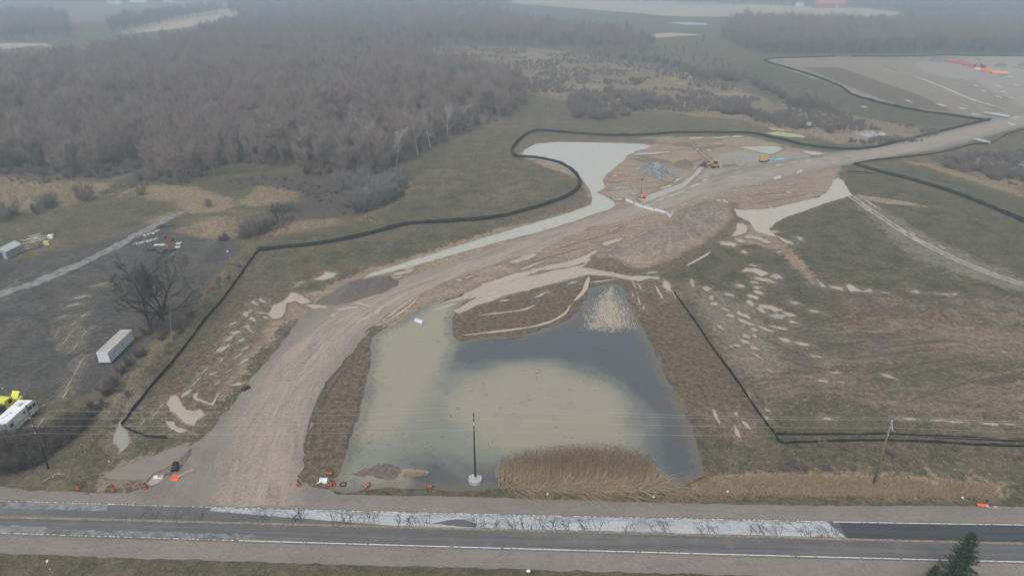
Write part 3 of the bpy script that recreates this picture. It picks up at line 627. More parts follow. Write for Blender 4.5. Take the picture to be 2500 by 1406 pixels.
# the bare pale lane: patchy cement-coloured surface, frayed
m, nt, b = newmat('pale_lane'); P = pos(nt)
n1 = noise(nt, mapv(nt, P, (.12, .8, 1)), 1.0, 5, .65, .4); n2 = noise(nt, P, 5, 3, .7); n3 = noise(nt, P, 1.1, 5, .7)
c = mixc(nt, ramp(nt, n1, .36, .58), (.275, .287, .294), (.385, .40, .41))
c = mixc(nt, math_(nt, 'MULTIPLY', ramp(nt, n3, .54, .68), .6), c, (.17, .175, .18))
nt.links.new(mulc(nt, c, ramp(nt, n2, .25, .75, .9, 1.1, False)), b.inputs['Base Color']); b.inputs['Roughness'].default_value = .6
pale_m = m
worn_m = MAT('worn_lane', (.175, .175, .172), .7, .5, .7)
def lane_poly(x0, x1, ka, oa, kb, ob, name, z, amp, seed, skew0=0, skew1=0, taper0=0, mat=None):
    xs = np.arange(x0, x1 + .01, .5); t = (xs - x0) / (x1 - x0)
    a = np.interp(xs, RX, RL[ka]) + oa; bb = np.interp(xs, RX, RL[kb]) + ob
    if taper0: a = a + (bb - a) * .75 * np.clip(1 - (xs - x0) / taper0, 0, 1)
    poly = np.vstack([np.stack([xs + skew0 * (1 - t) + skew1 * t, a], 1), np.stack([xs, bb], 1)[::-1]])
    return sheet(name, rough(poly, .3, amp, 1.0, seed), z, mat or pale_m, None, None, road, None)
lane_poly(-49, 50.0, 'yC', .30, 'wN', -.10, 'pale_lane', .064, .12, 4, skew1=1.6, taper0=30)
lane_poly(-84, -66, 'wN', -1.5, 'wN', -.15, 'worn_lane', .064, .35, 5, mat=worn_m)
lane_poly(-95, -73, 'wS', .05, 'wS', 1.7, 'worn_lane', .064, .30, 6, mat=worn_m)
lane_poly(-70, -40.5, 'wS', .25, 'wS', 1.25, 'worn_lane', .064, .32, 7, skew1=1.2, mat=worn_m)
patch_m = MAT('dark_patch', (.10, .10, .105), .7, .2, 2)
sheet('dark_patch', rough(WP([(1050,1279),(1090,1271),(1110,1267),(1135,1268),(1165,1280),(1160,1288),(1120,1285),(1075,1280)]), .3, .15, .8, 3), .0685, patch_m, None, None, road, None)
for q, (xa, xb) in enumerate([(455,545),(552,640),(90,270)]):
    ya = np.interp(xa, [0, 700], [1252, 1272]); yb = np.interp(xb, [0, 700], [1252, 1272])
    sheet('dark_patch', rough(WP([(xa,ya+2),(xb,yb+2),(xb,yb-7),(xa+20,ya-6)]), .3, .2, 1, 40 + q), .0655 + .0008 * q, patch_m, None, None, road, None)
# painted lines
def paint(name, col, worn):
    m, nt, b = newmat(name); P = pos(nt); n1 = noise(nt, P, 2.2, 4, .7)
    c = mixc(nt, ramp(nt, n1, worn, worn + .12), (.17, .165, .16), col)
    nt.links.new(c, b.inputs['Base Color']); b.inputs['Roughness'].default_value = .6; return m
white_m = paint('white_paint', (.72, .72, .70), .36); white_old = paint('old_white_paint', (.70, .71, .70), .46)
yel_m = paint('yellow_paint', (.50, .36, .15), .42)
band(rl('wS', -.07), rl('wS', .07), .072, 'white_line', white_m, road, x0=-42)
band(rl('wS', -.07), rl('wS', .07), .072, 'white_line', white_old, road, x1=-42.5)
band(rl('wN', -.07), rl('wN', .08), .072, 'white_line', white_m, road, x0=51)
band(rl('wN', -.02), rl('wN', .14), .072, 'white_line', white_old, road, x1=50.5)
band(rl('yC', .08), rl('yC', .17), .072, 'yellow_line', yel_m, road)
band(rl('yC', -.15), rl('yC', -.06), .072, 'yellow_line', yel_m, road, x1=-28)
band(rl('yC', -.15), rl('yC', -.06), .072, 'yellow_line', yel_m, road, x0=42)
band(rl('yC', -.14), rl('yC', -.08), .072, 'yellow_line', yel_m, road, x0=-27.5, x1=41.5)
# cracks: branching fissures crossing the pale lane in bundles, and a crazed outer edge
crk = []
def crack_path(p, ang, length, w, depth=0):
    x, y = p; a = ang; n = max(2, int(length / .22))
    for i in range(n):
        a2 = a + random.uniform(-.75, .75); x2 = x + math.cos(a2) * .22; y2 = y + math.sin(a2) * .22
        yl = np.interp(x2, RX, RL['wN']); yc = np.interp(x2, RX, RL['yC'])
        if depth < 9 and not (yc + .2 < y2 < yl - .05): break
        nx_, ny_ = -math.sin(a2) * w / 2, math.cos(a2) * w / 2
        crk.append(((x + nx_, y + ny_), (x2 + nx_, y2 + ny_), (x2 - nx_, y2 - ny_), (x - nx_, y - ny_)))
        if depth < 2 and random.random() < .16: crack_path((x2, y2), a2 + random.choice((-1, 1)) * random.uniform(.5, 1.2), random.uniform(.4, 1.4), w * .8, depth + 1)
        x, y = x2, y2
for px, n in [(300,3),(335,4),(365,5),(430,4),(480,6),(575,4),(625,9),(722,9),(822,9),(862,6),(907,9),(983,5),(1024,10),(1152,5),(1200,9),(1276,9),(1313,5),(1366,9),(1450,9),(1540,5),(1612,10),(1728,10),(1850,9),(1896,6),(1972,6),(2030,9)]:
    cx = W(px, np.interp(px, [0, 2500], [1262, 1325]))[0]
    for k in range(n):
        x = cx + random.uniform(-1.6, 1.6) * (n / 9); y0 = np.interp(x, RX, RL['yC']) + .3
        crack_path((x, y0), R(90) + random.uniform(-.5, .5) + .12, random.uniform(1.5, 3.8), random.uniform(.05, .085))
for x in np.arange(-49, 50, .55):
    y0 = np.interp(x, RX, RL['wN']) - random.uniform(.1, 1.0)
    crack_path((x, y0), random.choice((0, math.pi)) + random.uniform(-.5, .5), random.uniform(.5, 1.6), random.uniform(.03, .055), 1)
for x in np.arange(-70, -41, .5):
    y0 = np.interp(x, RX, RL['wS']) + random.uniform(.3, 1.3)
    crack_path((x, y0), random.uniform(0, 6.3), random.uniform(.5, 1.5), random.uniform(.04, .07), 9)
Vc = np.array([(x, y, .0775) for q in crk for x, y in q]); Fc = np.arange(len(Vc)).reshape(-1, 4)
link('crack', mesh_np('crack', Vc, Fc), road, MAT('crack_dark', (.075, .075, .076), .9, .1), kind='stuff')

# ------------------------------------------------------------------ yard track and field tracks
grey_gr = MAT('track_gravel', (.19, .185, .18), .9, .5, .5)
L = smooth_line(WP([(-60,738),(0,718),(60,700),(140,668),(220,633),(300,592),(370,555),(440,520),(472,507)]), 2)
sheet('path', rough(strip_poly(L, np.interp(np.arange(len(L)), [0, len(L) * .5, len(L) * .8, len(L)], [4.4, 3.4, 3.2, 1.0])), .6, 1.3, 2.2, 31), .024, grey_gr)
rut_m = MAT('bare_rut', (.28, .25, .205), .9, .35, .6)
for off, sd_ in ((-.9, 1), (.9, 2)):
    L = smooth_line(WP([(2072,476),(2110,503),(2150,530),(2200,563),(2260,597),(2310,622),(2360,645),(2430,672),(2560,715)]), 2)
    d = np.gradient(L, axis=0); d /= np.linalg.norm(d, axis=1)[:, None]; L2 = L + np.stack([-d[:, 1], d[:, 0]], 1) * off
    sheet('path', rough(strip_poly(L2, np.interp(np.arange(len(L2)), [0, len(L2)], [.9, 1.5])), .6, .5, 1.6, 60 + sd_), .024, rut_m)

# ================================================================== WATER
def water(name, attrs_=None, base=(.268, .242, .182), clear=(.086, .092, .098), greenish=(.185, .195, .16), specks=0.0):
    m, nt, b = newmat(name); P = pos(nt)
    n1 = noise(nt, P, .06, 4, .5); n2 = noise(nt, P, .5, 4, .6); c = base
    if attrs_:
        e = math_(nt, 'MULTIPLY_ADD', math_(nt, 'SUBTRACT', n1, .5), 10.0, math_(nt, 'MULTIPLY', math_(nt, 'SUBTRACT', n2, .5), 1.2))
        s = math_(nt, 'ADD', attr(nt, 'silt'), e)
        c = mixc(nt, ramp(nt, math_(nt, 'ADD', attr(nt, 'murk'), e), -4.0, 3.0), clear, greenish)
        c = mixc(nt, ramp(nt, s, -2.6, 3.0), c, base)
        edge_ = math_(nt, 'ADD', attr(nt, 'shore'), math_(nt, 'MULTIPLY', math_(nt, 'SUBTRACT', n2, .5), 3.0))
        c = mixc(nt, math_(nt, 'MULTIPLY', ramp(nt, edge_, 2.4, .1), .6), c, (.15, .13, .10))
        if specks:
            ns = noise(nt, mapv(nt, P, (.6, 1, 1)), 1.3, 3, .6); nm2 = noise(nt, P, .11, 2)
            k = math_(nt, 'MULTIPLY', ramp(nt, ns, .61, .70), ramp(nt, nm2, .50, .60)); c = mixc(nt, math_(nt, 'MULTIPLY', k, specks), c, (.085, .085, .07))
    else: c = mixc(nt, ramp(nt, n2, .3, .7), base, tuple(x * .88 for x in base))
    if isinstance(c, tuple): b.inputs['Base Color'].default_value = (*c, 1)
    else: nt.links.new(c, b.inputs['Base Color'])
    b.inputs['Roughness'].default_value = .06; b.inputs['IOR'].default_value = 1.33
    bump(nt, b, noise(nt, P, 3.0, 3), .03, .02); return m
pond_m = water('pond_water', True, specks=.85)
basin_m = water('basin_water', None, (.40, .395, .34)); cream_m = water('muddy_water', None, (.42, .365, .295))
greyw_m = water('rain_water', None, (.35, .33, .29)); skyw_m = water('sky_tinted_water', None, (.36, .39, .405))  # marsh ponds: sky reflection painted into the pale blue base colour
POND = WP([(905,828),(938,803),(985,780),(1020,755),(1060,738),(1105,725),(1160,700),(1190,720),(1130,742),(1108,775),(1106,800),(1116,832),(1180,826),(1290,817),(1330,800),(1385,783),(1415,755),(1430,728),(1438,705),(1470,697),(1512,698),(1535,735),(1562,785),(1600,860),(1640,945),(1680,1030),(1706,1100),(1724,1162),(1690,1178),(1640,1192),(1480,1190),(1300,1196),(1195,1190),(1180,1199),(1050,1197),(980,1192),(900,1199),(820,1197),(776,1190),(800,1177),(828,1162),(836,1130),(860,1060),(880,1000),(897,925),(908,870)])
SILT = [WP([(900,820),(985,785),(1060,740),(1160,700),(1130,745),(1112,780),(1112,834),(1088,890),(1058,960),(1015,1035),(962,1078),(900,1094),(872,1075),(900,930)]),
        WP([(1108,972),(1145,930),(1250,903),(1380,908),(1480,940),(1535,985),(1562,1050),(1545,1112),(1430,1112),(1250,1108),(1180,1088),(1125,1050)]),
        WP([(780,1188),(840,1165),(960,1170),(975,1185),(960,1196),(820,1196)])]
MURK = WP([(880,830),(985,770),(1060,730),(1170,695),(1135,750),(1113,832),(1084,872),(1088,898),(1130,897),(1180,893),(1300,891),(1430,900),(1510,935),(1575,1010),(1600,1100),(1600,1150),(1450,1130),(1200,1150),(1150,1160),(1080,1110),(980,1120),(960,1200),(780,1200),(840,1100)])
def pond_attr(x, y):
    s = np.full(x.shape, -30.0)
    for p_ in SILT: s = np.maximum(s, sdist(p_, x, y, 30))
    return {'murk': sdist(MURK, x, y, 30), 'silt': s, 'shore': sdist(POND_R, x, y, 12)}
POND_R = rough(smooth_poly(POND, 2.0), .7, .75, 2.2, 77)
sheet('pond', POND_R, .036, pond_m, 1.1, pond_attr)
UP = WP([(1275,381),(1280,366),(1308,352),(1360,347),(1420,348),(1500,350),(1560,352),(1587,356),(1580,363),(1550,369),(1548,374),(1528,381),(1522,393),(1500,410),(1482,424),(1472,440),(1478,458),(1468,466),(1456,471),(1480,481),(1497,491),(1501,500),(1490,511),(1450,523),(1400,541),(1300,571),(1200,596),(1100,624),(1000,652),(940,667),(885,681),(900,670),(1000,638),(1100,607),(1200,576),(1300,546),(1400,517),(1440,502),(1447,493),(1442,470),(1430,449),(1415,431),(1390,416),(1360,402),(1320,391),(1285,386)])
sheet('pond', rough(UP, .8, .5, 2.5, 12), .034, basin_m)
RP = WP([(1792,509),(1800,512),(1850,512.5),(1900,505.5),(1960,491),(2000,482),(2020,470),(2030,451),(2038,439),(2045,434),(2060,442),(2066,455),(2080,476),(2060,484),(2010,498),(1960,517),(1920,530),(1890,545),(1878,560),(1890,572),(1895,579),(1870,573),(1842,563),(1838,553),(1825,540),(1800,527)])
sheet('pond', rough(RP, .6, .45, 2.0, 13), .034, cream_m)
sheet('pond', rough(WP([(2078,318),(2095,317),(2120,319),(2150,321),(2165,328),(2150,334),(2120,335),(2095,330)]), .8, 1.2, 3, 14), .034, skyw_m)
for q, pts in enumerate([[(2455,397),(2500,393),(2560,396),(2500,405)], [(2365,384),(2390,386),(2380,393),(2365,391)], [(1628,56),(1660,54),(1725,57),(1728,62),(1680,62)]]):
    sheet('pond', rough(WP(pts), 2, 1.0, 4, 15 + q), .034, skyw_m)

pz = [0]
PM = [water('silty_pool_water', None, (.385, .33, .26)), greyw_m, water('thin_muddy_water', None, (.40, .345, .275)), water('thin_grey_water', None, (.30, .28, .245)), water('brown_pool_water', None, (.22, .195, .16))]
rim_m = simple('wet_mud', (.195, .155, .113), .5, .3, 1.0)
def thin_of(poly):
    a = abs(np.sum(poly[:, 0] * np.roll(poly[:, 1], -1) - poly[:, 1] * np.roll(poly[:, 0], -1))) / 2; return a / max(.1, np.ptp(poly, axis=0).max())
def puddle(poly, mat, step=.35, amp=.35, size=1.1, rim=True):
    pz[0] += 1; th = thin_of(poly); amp = min(amp, .36 * th); size = max(size, amp * 2.2)
    if rim and len(poly) < 400:
        c_ = poly.mean(0); w_ = min(.35, .08 + .16 * th); d_ = poly - c_; d_ = d_ / (np.linalg.norm(d_, axis=1)[:, None] + 1e-6)
        sheet('wet_mud', rough(poly + d_ * w_, step, min(amp * 1.5, .42 * (th + w_)), size * .8, 700 + pz[0]), .0312 + .0008 * (pz[0] * 3 % 11), rim_m)
    if isinstance(mat, int): mat = PM[mat + (2 if pz[0] % 3 == 0 and mat < 2 else 0)]
    return sheet('puddle', rough(poly, step, amp, size, 200 + pz[0]), .0425 + .0016 * (pz[0] * 5 % 23), mat)
for args in PUDDLES: puddle(*args)
# water standing in wheel ruts
for pts, w in [([(1128,819),(1200,811),(1290,799),(1345,785),(1380,764),(1392,745)], .9), ([(1168,770),(1230,763),(1280,756),(1310,743)], .7), ([(1402,735),(1425,712),(1433,690),(1438,676)], 1.2),
               ([(1440,690),(1470,687),(1500,682)], .9), ([(1305,727),(1330,717)], .8), ([(1220,735),(1245,733)], .8), ([(1675,650),(1720,625),(1735,615)], .8),
               ([(1880,157),(1960,182),(2020,200)], 1.6), ([(2070,222),(2100,236),(2140,248)], 2.4), ([(940,779),(985,745),(1020,720)], .6), ([(948,783),(1000,748),(1022,722)], .6),
               ([(2225,184),(2300,213),(2380,246),(2470,270)], 2.6), ([(2180,170),(2225,184)], 1.2), ([(2150,157),(2180,170)], .8), ([(1970,187),(2000,195)], 1.5)]:
    L = smooth_line(WP(pts), 1.0); n = len(L)
    ww = w * (.45 + 1.1 * fbm(L[:, 0], L[:, 1], 4, 5, 2)) * np.minimum(1, .25 + 4 * np.minimum(np.arange(n), np.arange(n)[::-1]) / max(1, n))
    puddle(strip_poly(L, ww), cream_m, .4, .12, .8, False)
# dark wheel ruts, runnels and erosion lines
rutd_m = MAT('dark_rut', (.090, .068, .050), .95, .3, 1)
for k, (pts, w) in enumerate([([(1690,345),(1705,362),(1725,380),(1755,398)], .5), ([(1682,348),(1698,366),(1716,384),(1745,402)], .5), ([(1560,350),(1620,352),(1690,346),(1790,338)], .5), ([(1600,360),(1680,352),(1760,345)], .4), ([(1650,520),(1690,505),(1740,500)], .4), ([(1640,545),(1680,524),(1730,515)], .4), ([(1600,580),(1680,560),(1740,530)], .3), ([(1560,610),(1640,596),(1700,575)], .3), ([(1350,610),(1440,585),(1520,562)], .3), ([(1250,655),(1340,628),(1440,600)], .35), ([(1820,480),(1880,474),(1960,468)], .35), ([(1850,495),(1920,484),(1990,470)], .3),
    ([(1480,443),(1505,446),(1520,442)], .8), ([(1480,467),(1510,465),(1545,462)], .5), ([(1610,440),(1640,446),(1660,444)], .8), ([(1640,408),(1680,400),(1715,388)], .6), ([(1890,368),(1912,358),(1922,350)], .5),
    ([(2050,780),(2100,792),(2150,798),(2200,792),(2280,788),(2360,784)], .35), ([(2080,802),(2150,806),(2230,800),(2330,798)], .25), ([(2075,826),(2130,816),(2200,812),(2260,806)], .3), ([(2150,848),(2210,842),(2260,836),(2290,830)], .4), ([(2060,880),(2110,870),(2160,868),(2230,858),(2295,854)], .4), ([(2140,870),(2180,862),(2220,858)], .3), ([(2100,912),(2180,900),(2260,885),(2350,872)], .3), ([(2120,940),(2200,920),(2300,900),(2420,880)], .3), ([(1900,870),(1960,890),(2040,905)], .25), ([(1850,820),(1920,850),(1990,880)], .25), ([(2200,985),(2290,955),(2380,930),(2500,910)], .3),
    ([(1290,820),(1240,828),(1180,832)], .6), ([(745,1100),(760,1020),(795,940),(845,880)], .35), ([(760,1080),(780,1000),(820,930),(870,880)], .3), ([(880,950),(872,1000),(850,1070)], .35), ([(890,815),(905,800),(925,806)], .5), ([(893,808),(915,798),(935,800)], .35), ([(235,1195),(215,1205),(203,1207)], .3), ([(310,1202),(320,1192)], .3), ([(370,1190),(380,1172),(395,1160)], .4), ([(785,1196),(800,1184),(815,1178)], .3), ([(2000,845),(2060,838),(2120,835)], .25),
    ([(250,480),(300,455),(350,436),(400,425)], 1.0), ([(262,486),(312,460),(362,440),(412,428)], 1.0)]):
    L = smooth_line(WP(pts), .8); n = len(L); w = w * (1.7 if pts[0][0] > 1840 and pts[0][1] > 770 else 1.1); ww = w * (.4 + 1.2 * fbm(L[:, 0], L[:, 1], 2.5, 90 + k, 2)) * np.minimum(1, .2 + 6 * np.minimum(np.arange(n), np.arange(n)[::-1]) / max(1, n))
    sheet('rut', rough(strip_poly(L, ww), .4, min(.22, w * .12), .9, 400 + k), .026 + .0004 * k, rutd_m)
# islet of dark mud at the ditch mouth
islet_m = simple('islet_mud', (.125, .105, .085), .9, .4, 1.2)
sheet('mud_flat', rough(WP([(855,1160),(880,1150),(915,1138),(940,1132),(975,1138),(978,1150),(970,1165),(955,1172),(925,1170),(905,1162),(885,1164)]), .3, .5, 1.2, 88), .075, islet_m)

# ================================================================== BARE TREES AND SHRUBS
class Wood:
    """limbs as three-sided tapering tubes, twigs as slim single blades, gathered in numpy-ready lists"""
    def __init__(s, seed): s.q = random.Random(seed); s.tv = []; s.tf = []; s.cv = []; s.cf = []
    def seg(s, p, q, r0, r1, crown=False, n=3):
        V, F = (s.cv, s.cf) if crown else (s.tv, s.tf); d = (q - p)
        if d.length < 1e-5: return
        d = d.normalized(); a = d.orthogonal().normalized(); b = d.cross(a); k = len(V)
        for c, r in ((p, r0), (q, r1)):
            for i in range(n):
                t = 2 * math.pi * i / n; V.append(c + (a * math.cos(t) + b * math.sin(t)) * r)
        for i in range(n):
            j = (i + 1) % n; F.append((k + i, k + j, k + n + j)); F.append((k + i, k + n + j, k + n + i))
    def twig(s, p, d, L, w):
        a = d.cross(Vector((s.q.uniform(-1, 1), s.q.uniform(-1, 1), s.q.uniform(-1, 1))))
        if a.length < 1e-4: return
        a.normalize(); k = len(s.cv); s.cv += [p + a * w, p - a * w, p + d * L]; s.cf.append((k, k + 1, k + 2))
    def rv(s, k=1.0): return Vector((s.q.uniform(-k, k), s.q.uniform(-k, k), s.q.uniform(-k, k)))
    def limb(s, p, d, L, r, lev, cfg):
        n = cfg['n'][lev]; step = L / n; pts = [p]; q = s.q
        for i in range(n):
            d = (d + s.rv(cfg['wob'][lev]) + Vector((0, 0, cfg['up'][lev]))).normalized()
            r1 = max(r * (1 - (i + 1) / n * .72), .012); r0 = max(r * (1 - i / n * .72), .012)
            p2 = p + d * step; s.seg(p, p2, r0, r1, lev >= 2, 5 if lev == 0 else 3)
            t = (i + 1) / n
            if t > cfg['bare'][lev]:
                if lev < cfg['max']:
                    kk = cfg['kids'][lev]
                    for _ in range(int(kk) + (q.random() < kk % 1)):
                        a = s.rv(1); a = (a - d * a.dot(d))
                        if a.length < .1: continue
                        a.normalize(); sp = q.uniform(*cfg['ang'][lev])
                        cd = (d * math.cos(sp) + a * math.sin(sp)).normalized()
                        s.limb(p + (p2 - p) * q.random(), cd, L * cfg['len'][lev] * q.uniform(.7, 1.2) * (1.0 if cfg.get('flat') and lev == 0 else 1.15 - .5 * t), r1 * cfg['rad'][lev], lev + 1, cfg)
                if lev >= cfg['max'] - 1:
                    for _ in range(cfg['tw']):
                        td = (d * .7 + s.rv(.9) + Vector((0, 0, cfg['tup']))).normalized()
                        s.twig(p + (p2 - p) * q.random(), td, cfg['tl'] * q.uniform(.5, 1.3), cfg['twid'])
            p = p2
    def meshes(s, name):
        tm = mesh_np(name + '_trunk', np.array([tuple(v) for v in s.tv]), np.array(s.tf)) if s.tf else None
        cm = mesh_np(name + '_crown', np.array([tuple(v) for v in s.cv]), np.array(s.cf))
        return tm, cm

def twig_mat(name, tones, stand=None):
    m, nt, b = newmat(name)
    oi = N(nt, 'ShaderNodeObjectInfo').outputs['Random']
    rp = N(nt, 'ShaderNodeValToRGB'); nt.links.new(oi, rp.inputs[0]); el = rp.color_ramp.elements
    while len(el) < len(tones): el.new(.5)
    for i, t in enumerate(tones): el[i].position = i / (len(tones) - 1); el[i].color = (*t, 1)
    lc = noise(nt, N(nt, 'ShaderNodeObjectInfo').outputs['Location'], .016, 3); cc_ = rp.outputs[0]
    if stand: cc_ = mixc(nt, ramp(nt, lc, .42, .60, 0, .55), cc_, stand)
    n1 = noise(nt, N(nt, 'ShaderNodeTexCoord').outputs['Object'], .5, 3)
    nt.links.new(mulc(nt, cc_, ramp(nt, n1, .3, .7, .88, 1.12, False)), b.inputs['Base Color'])
    b.inputs['Roughness'].default_value = .9; b.inputs['Specular IOR Level'].default_value = .1; return m
crown_m = twig_mat('budding_twigs', [(.270, .202, .188), (.225, .198, .184), (.295, .218, .180), (.190, .178, .172), (.260, .188, .182), (.240, .215, .184)], (.290, .205, .185))
trunk_m = twig_mat('grey_bark', [(.13, .12, .112), (.20, .19, .18), (.10, .092, .086)])
palecrown_m = twig_mat('pale_twigs', [(.38, .36, .33), (.30, .285, .26), (.42, .39, .36)])
palebark_m = twig_mat('pale_bark', [(.50, .49, .46), (.40, .385, .36)])
shrub_m = twig_mat('shrub_twigs', [(.195, .160, .148), (.215, .185, .160), (.180, .160, .152), (.225, .165, .155)])
dark_m = twig_mat('dark_twigs', [(.105, .090, .082), (.125, .105, .095)])
FOREST = dict(max=2, n=[6, 4, 3], wob=[.07, .15, .22], up=[.03, .16, .08], bare=[.40, .15, 0], kids=[3.0, 2.0, 0], ang=[(.5, 1.15), (.45, 1.0), (0, 0)], len=[.46, .5, .5], rad=[.5, .5, .5], tw=15, tl=1.5, twid=.021, tup=.12, flat=True)
protos = []
def reg(name, w, tm, cm):
    """stores a prototype: trunk and crown meshes with their materials"""
    a, b2 = w.meshes(name)
    if a: a.materials.append(tm)
    b2.materials.append(cm); return (a, b2)
def forest_tree(i):
    w = Wood(100 + i); q = w.q; cfg = dict(FOREST)
    cfg['bare'] = [q.uniform(.36, .50), .12, 0]; cfg['len'] = [q.uniform(.40, .52), .5, .5]
    w.limb(Vector((0, 0, -.3)), Vector((q.uniform(-.05, .05), q.uniform(-.05, .05), 1)).normalized(), 12.0 * q.uniform(.85, 1.15), .24, 0, cfg)
    return reg('forest_tree', w, trunk_m, crown_m)
FT = [forest_tree(i) for i in range(7)]
def pale_tree(i):
    w = Wood(300 + i); cfg = dict(FOREST, tw=5, tl=1.2, twid=.032, kids=[2.4, 1.7, 0], len=[.34, .5, .5])
    for k in range(1):
        w.limb(Vector((k * .6, 0, -.3)), Vector((.06 * i, .05, 1)).normalized(), 15, .22, 0, cfg)
    return reg('pale_tree', w, palebark_m, palecrown_m)
PT = [pale_tree(i) for i in range(3)]
def snag(i):
    w = Wood(400 + i); cfg = dict(FOREST, max=1, n=[7, 3, 2], kids=[1.0, 0, 0], tw=2, tl=1.0, bare=[.35, 0, 0], len=[.16, .5, .5], up=[.02, .2, .1])
    w.limb(Vector((0, 0, -.3)), Vector((w.q.uniform(-.12, .12), 0, 1)).normalized(), 11 * w.q.uniform(.8, 1.2), .17, 0, cfg)
    return reg('dead_tree', w, trunk_m, shrub_m)
SN = [snag(i) for i in range(4)]
def shrub(i, cm=None, h=3.0, stems=15, tw=7):
    w = Wood(500 + i); cfg = dict(max=1, n=[4, 3, 2], wob=[.16, .25, .2], up=[.10, .10, .1], bare=[.1, 0, 0], kids=[2.2, 0, 0], ang=[(.4, .9), (.3, .8), (0, 0)], len=[.5, .5, .5], rad=[.5, .5, .5], tw=tw, tl=.85, twid=.016, tup=.3)
    for k in range(stems):
        a = w.q.uniform(0, 6.28); s_ = w.q.uniform(.15, .95); r0 = w.q.uniform(0, .9)
        w.limb(Vector((math.cos(a) * r0, math.sin(a) * r0, -.15)), Vector((math.cos(a) * s_, math.sin(a) * s_, 1)).normalized(), h * w.q.uniform(.7, 1.15), .05, 0, cfg)
    return reg('shrub', w, cm or shrub_m, cm or shrub_m)
SH = [shrub(i) for i in range(3)]; GW = [shrub(10 + i, twig_mat('willow_twigs', [(.215, .20, .195), (.185, .175, .172)]), 3.6, 22, 10) for i in range(2)]
DK = [shrub(20 + i, dark_m, 2.6, 13, 7) for i in range(2)]
RD = [shrub(25, twig_mat('red_twigs', [(.245, .145, .13), (.215, .135, .13)]), 2.4, 16, 11)]

def plant(kind, name, proto, x, y, scale, rz, label, cat, group=None, parts=('trunk', 'crown'), z=None, sx=1.0):
    e = thing(name, label, cat, (x, y, TZ(x, y) if z is None else z), rz, group); e.scale = (scale * sx, scale * sx, scale)
    for me, pn in zip(proto, parts):
        if me is not None: link(pn, me, e)
    return e

def in_poly(poly, x, y): return sdist(poly, x, y, 60)
def fill(poly, sp_fn, seed):
    """points spread over a polygon with a spacing that grows with distance"""
    r = np.random.default_rng(seed); out = []
    lo = poly.min(0); hi = poly.max(0); y = lo[1]
    while y < hi[1]:
        s = sp_fn(y); xs = np.arange(lo[0], hi[0], s); n = len(xs)
        out.append(np.stack([xs + r.uniform(-.5, .5, n) * s, y + r.uniform(-.5, .5, n) * s], 1)); y += s
    P = np.vstack(out); return P[sdist(poly, P[:, 0], P[:, 1], 1.0) > 0]
def in_frame(P, pad=.06, hgt=18):
    """those a camera near the photograph's could see"""
    ang = np.abs(P[:, 0]) / (P[:, 1] + 1e-6); return (P[:, 1] > 40) & (ang < .83 + pad + 25 / P[:, 1])

def scatter(name, P, scl, groups, seed, label=None, tilt=0.0, zs=None):
    """ONE object: copies of the given prototype meshes (each a tuple of meshes) on points"""
    r = np.random.default_rng(seed); n = len(P)
    z = (terrain(P[:, 0], P[:, 1]) - .05) if zs is None else zs
    me = bpy.data.meshes.new(name); me.vertices.add(n); me.vertices.foreach_set('co', np.column_stack([P, z]).astype(np.float32).ravel())
    for an, av in (('scl', scl), ('rot', r.uniform(0, 6.283, n))):
        a = me.attributes.new(an, 'FLOAT', 'POINT'); a.data.foreach_set('value', np.asarray(av, np.float32))
    a = me.attributes.new('pick', 'INT', 'POINT'); a.data.foreach_set('value', r.integers(0, len(groups), n).astype(np.int32))
    o = link(name, me, None, None, kind='stuff')
    ng = bpy.data.node_groups.new(name, 'GeometryNodeTree')
    ng.interface.new_socket('Geometry', in_out='INPUT', socket_type='NodeSocketGeometry'); ng.interface.new_socket('Geometry', in_out='OUTPUT', socket_type='NodeSocketGeometry')
    gi = ng.nodes.new('NodeGroupInput'); go = ng.nodes.new('NodeGroupOutput'); L = ng.links
    iop = ng.nodes.new('GeometryNodeInstanceOnPoints'); L.new(gi.outputs[0], iop.inputs['Points'])
    jall = ng.nodes.new('GeometryNodeJoinGeometry')
    for g in groups:
        j = ng.nodes.new('GeometryNodeJoinGeometry')
        for src in g:
            if src is None: continue
            oi = ng.nodes.new('GeometryNodeObjectInfo'); oi.inputs['Object'].default_value = src; oi.transform_space = 'ORIGINAL'
            L.new(oi.outputs['Geometry'], j.inputs[0])
        g2 = ng.nodes.new('GeometryNodeGeometryToInstance'); L.new(j.outputs[0], g2.inputs[0]); L.new(g2.outputs[0], jall.inputs[0])
    L.new(jall.outputs[0], iop.inputs['Instance']); iop.inputs['Pick Instance'].default_value = True
    def na(nm, typ):
        n_ = ng.nodes.new('GeometryNodeInputNamedAttribute'); n_.data_type = typ; n_.inputs['Name'].default_value = nm; return n_.outputs[0]
    L.new(na('pick', 'INT'), iop.inputs['Instance Index'])
    cx = ng.nodes.new('ShaderNodeCombineXYZ'); L.new(na('rot', 'FLOAT'), cx.inputs[2])
    e2r = ng.nodes.new('FunctionNodeEulerToRotation'); L.new(cx.outputs[0], e2r.inputs[0]); L.new(e2r.outputs[0], iop.inputs['Rotation'])
    L.new(na('scl', 'FLOAT'), iop.inputs['Scale']); L.new(iop.outputs[0], go.inputs[0])
    mod = o.modifiers.new('scatter', 'NODES'); mod.node_group = ng; return o

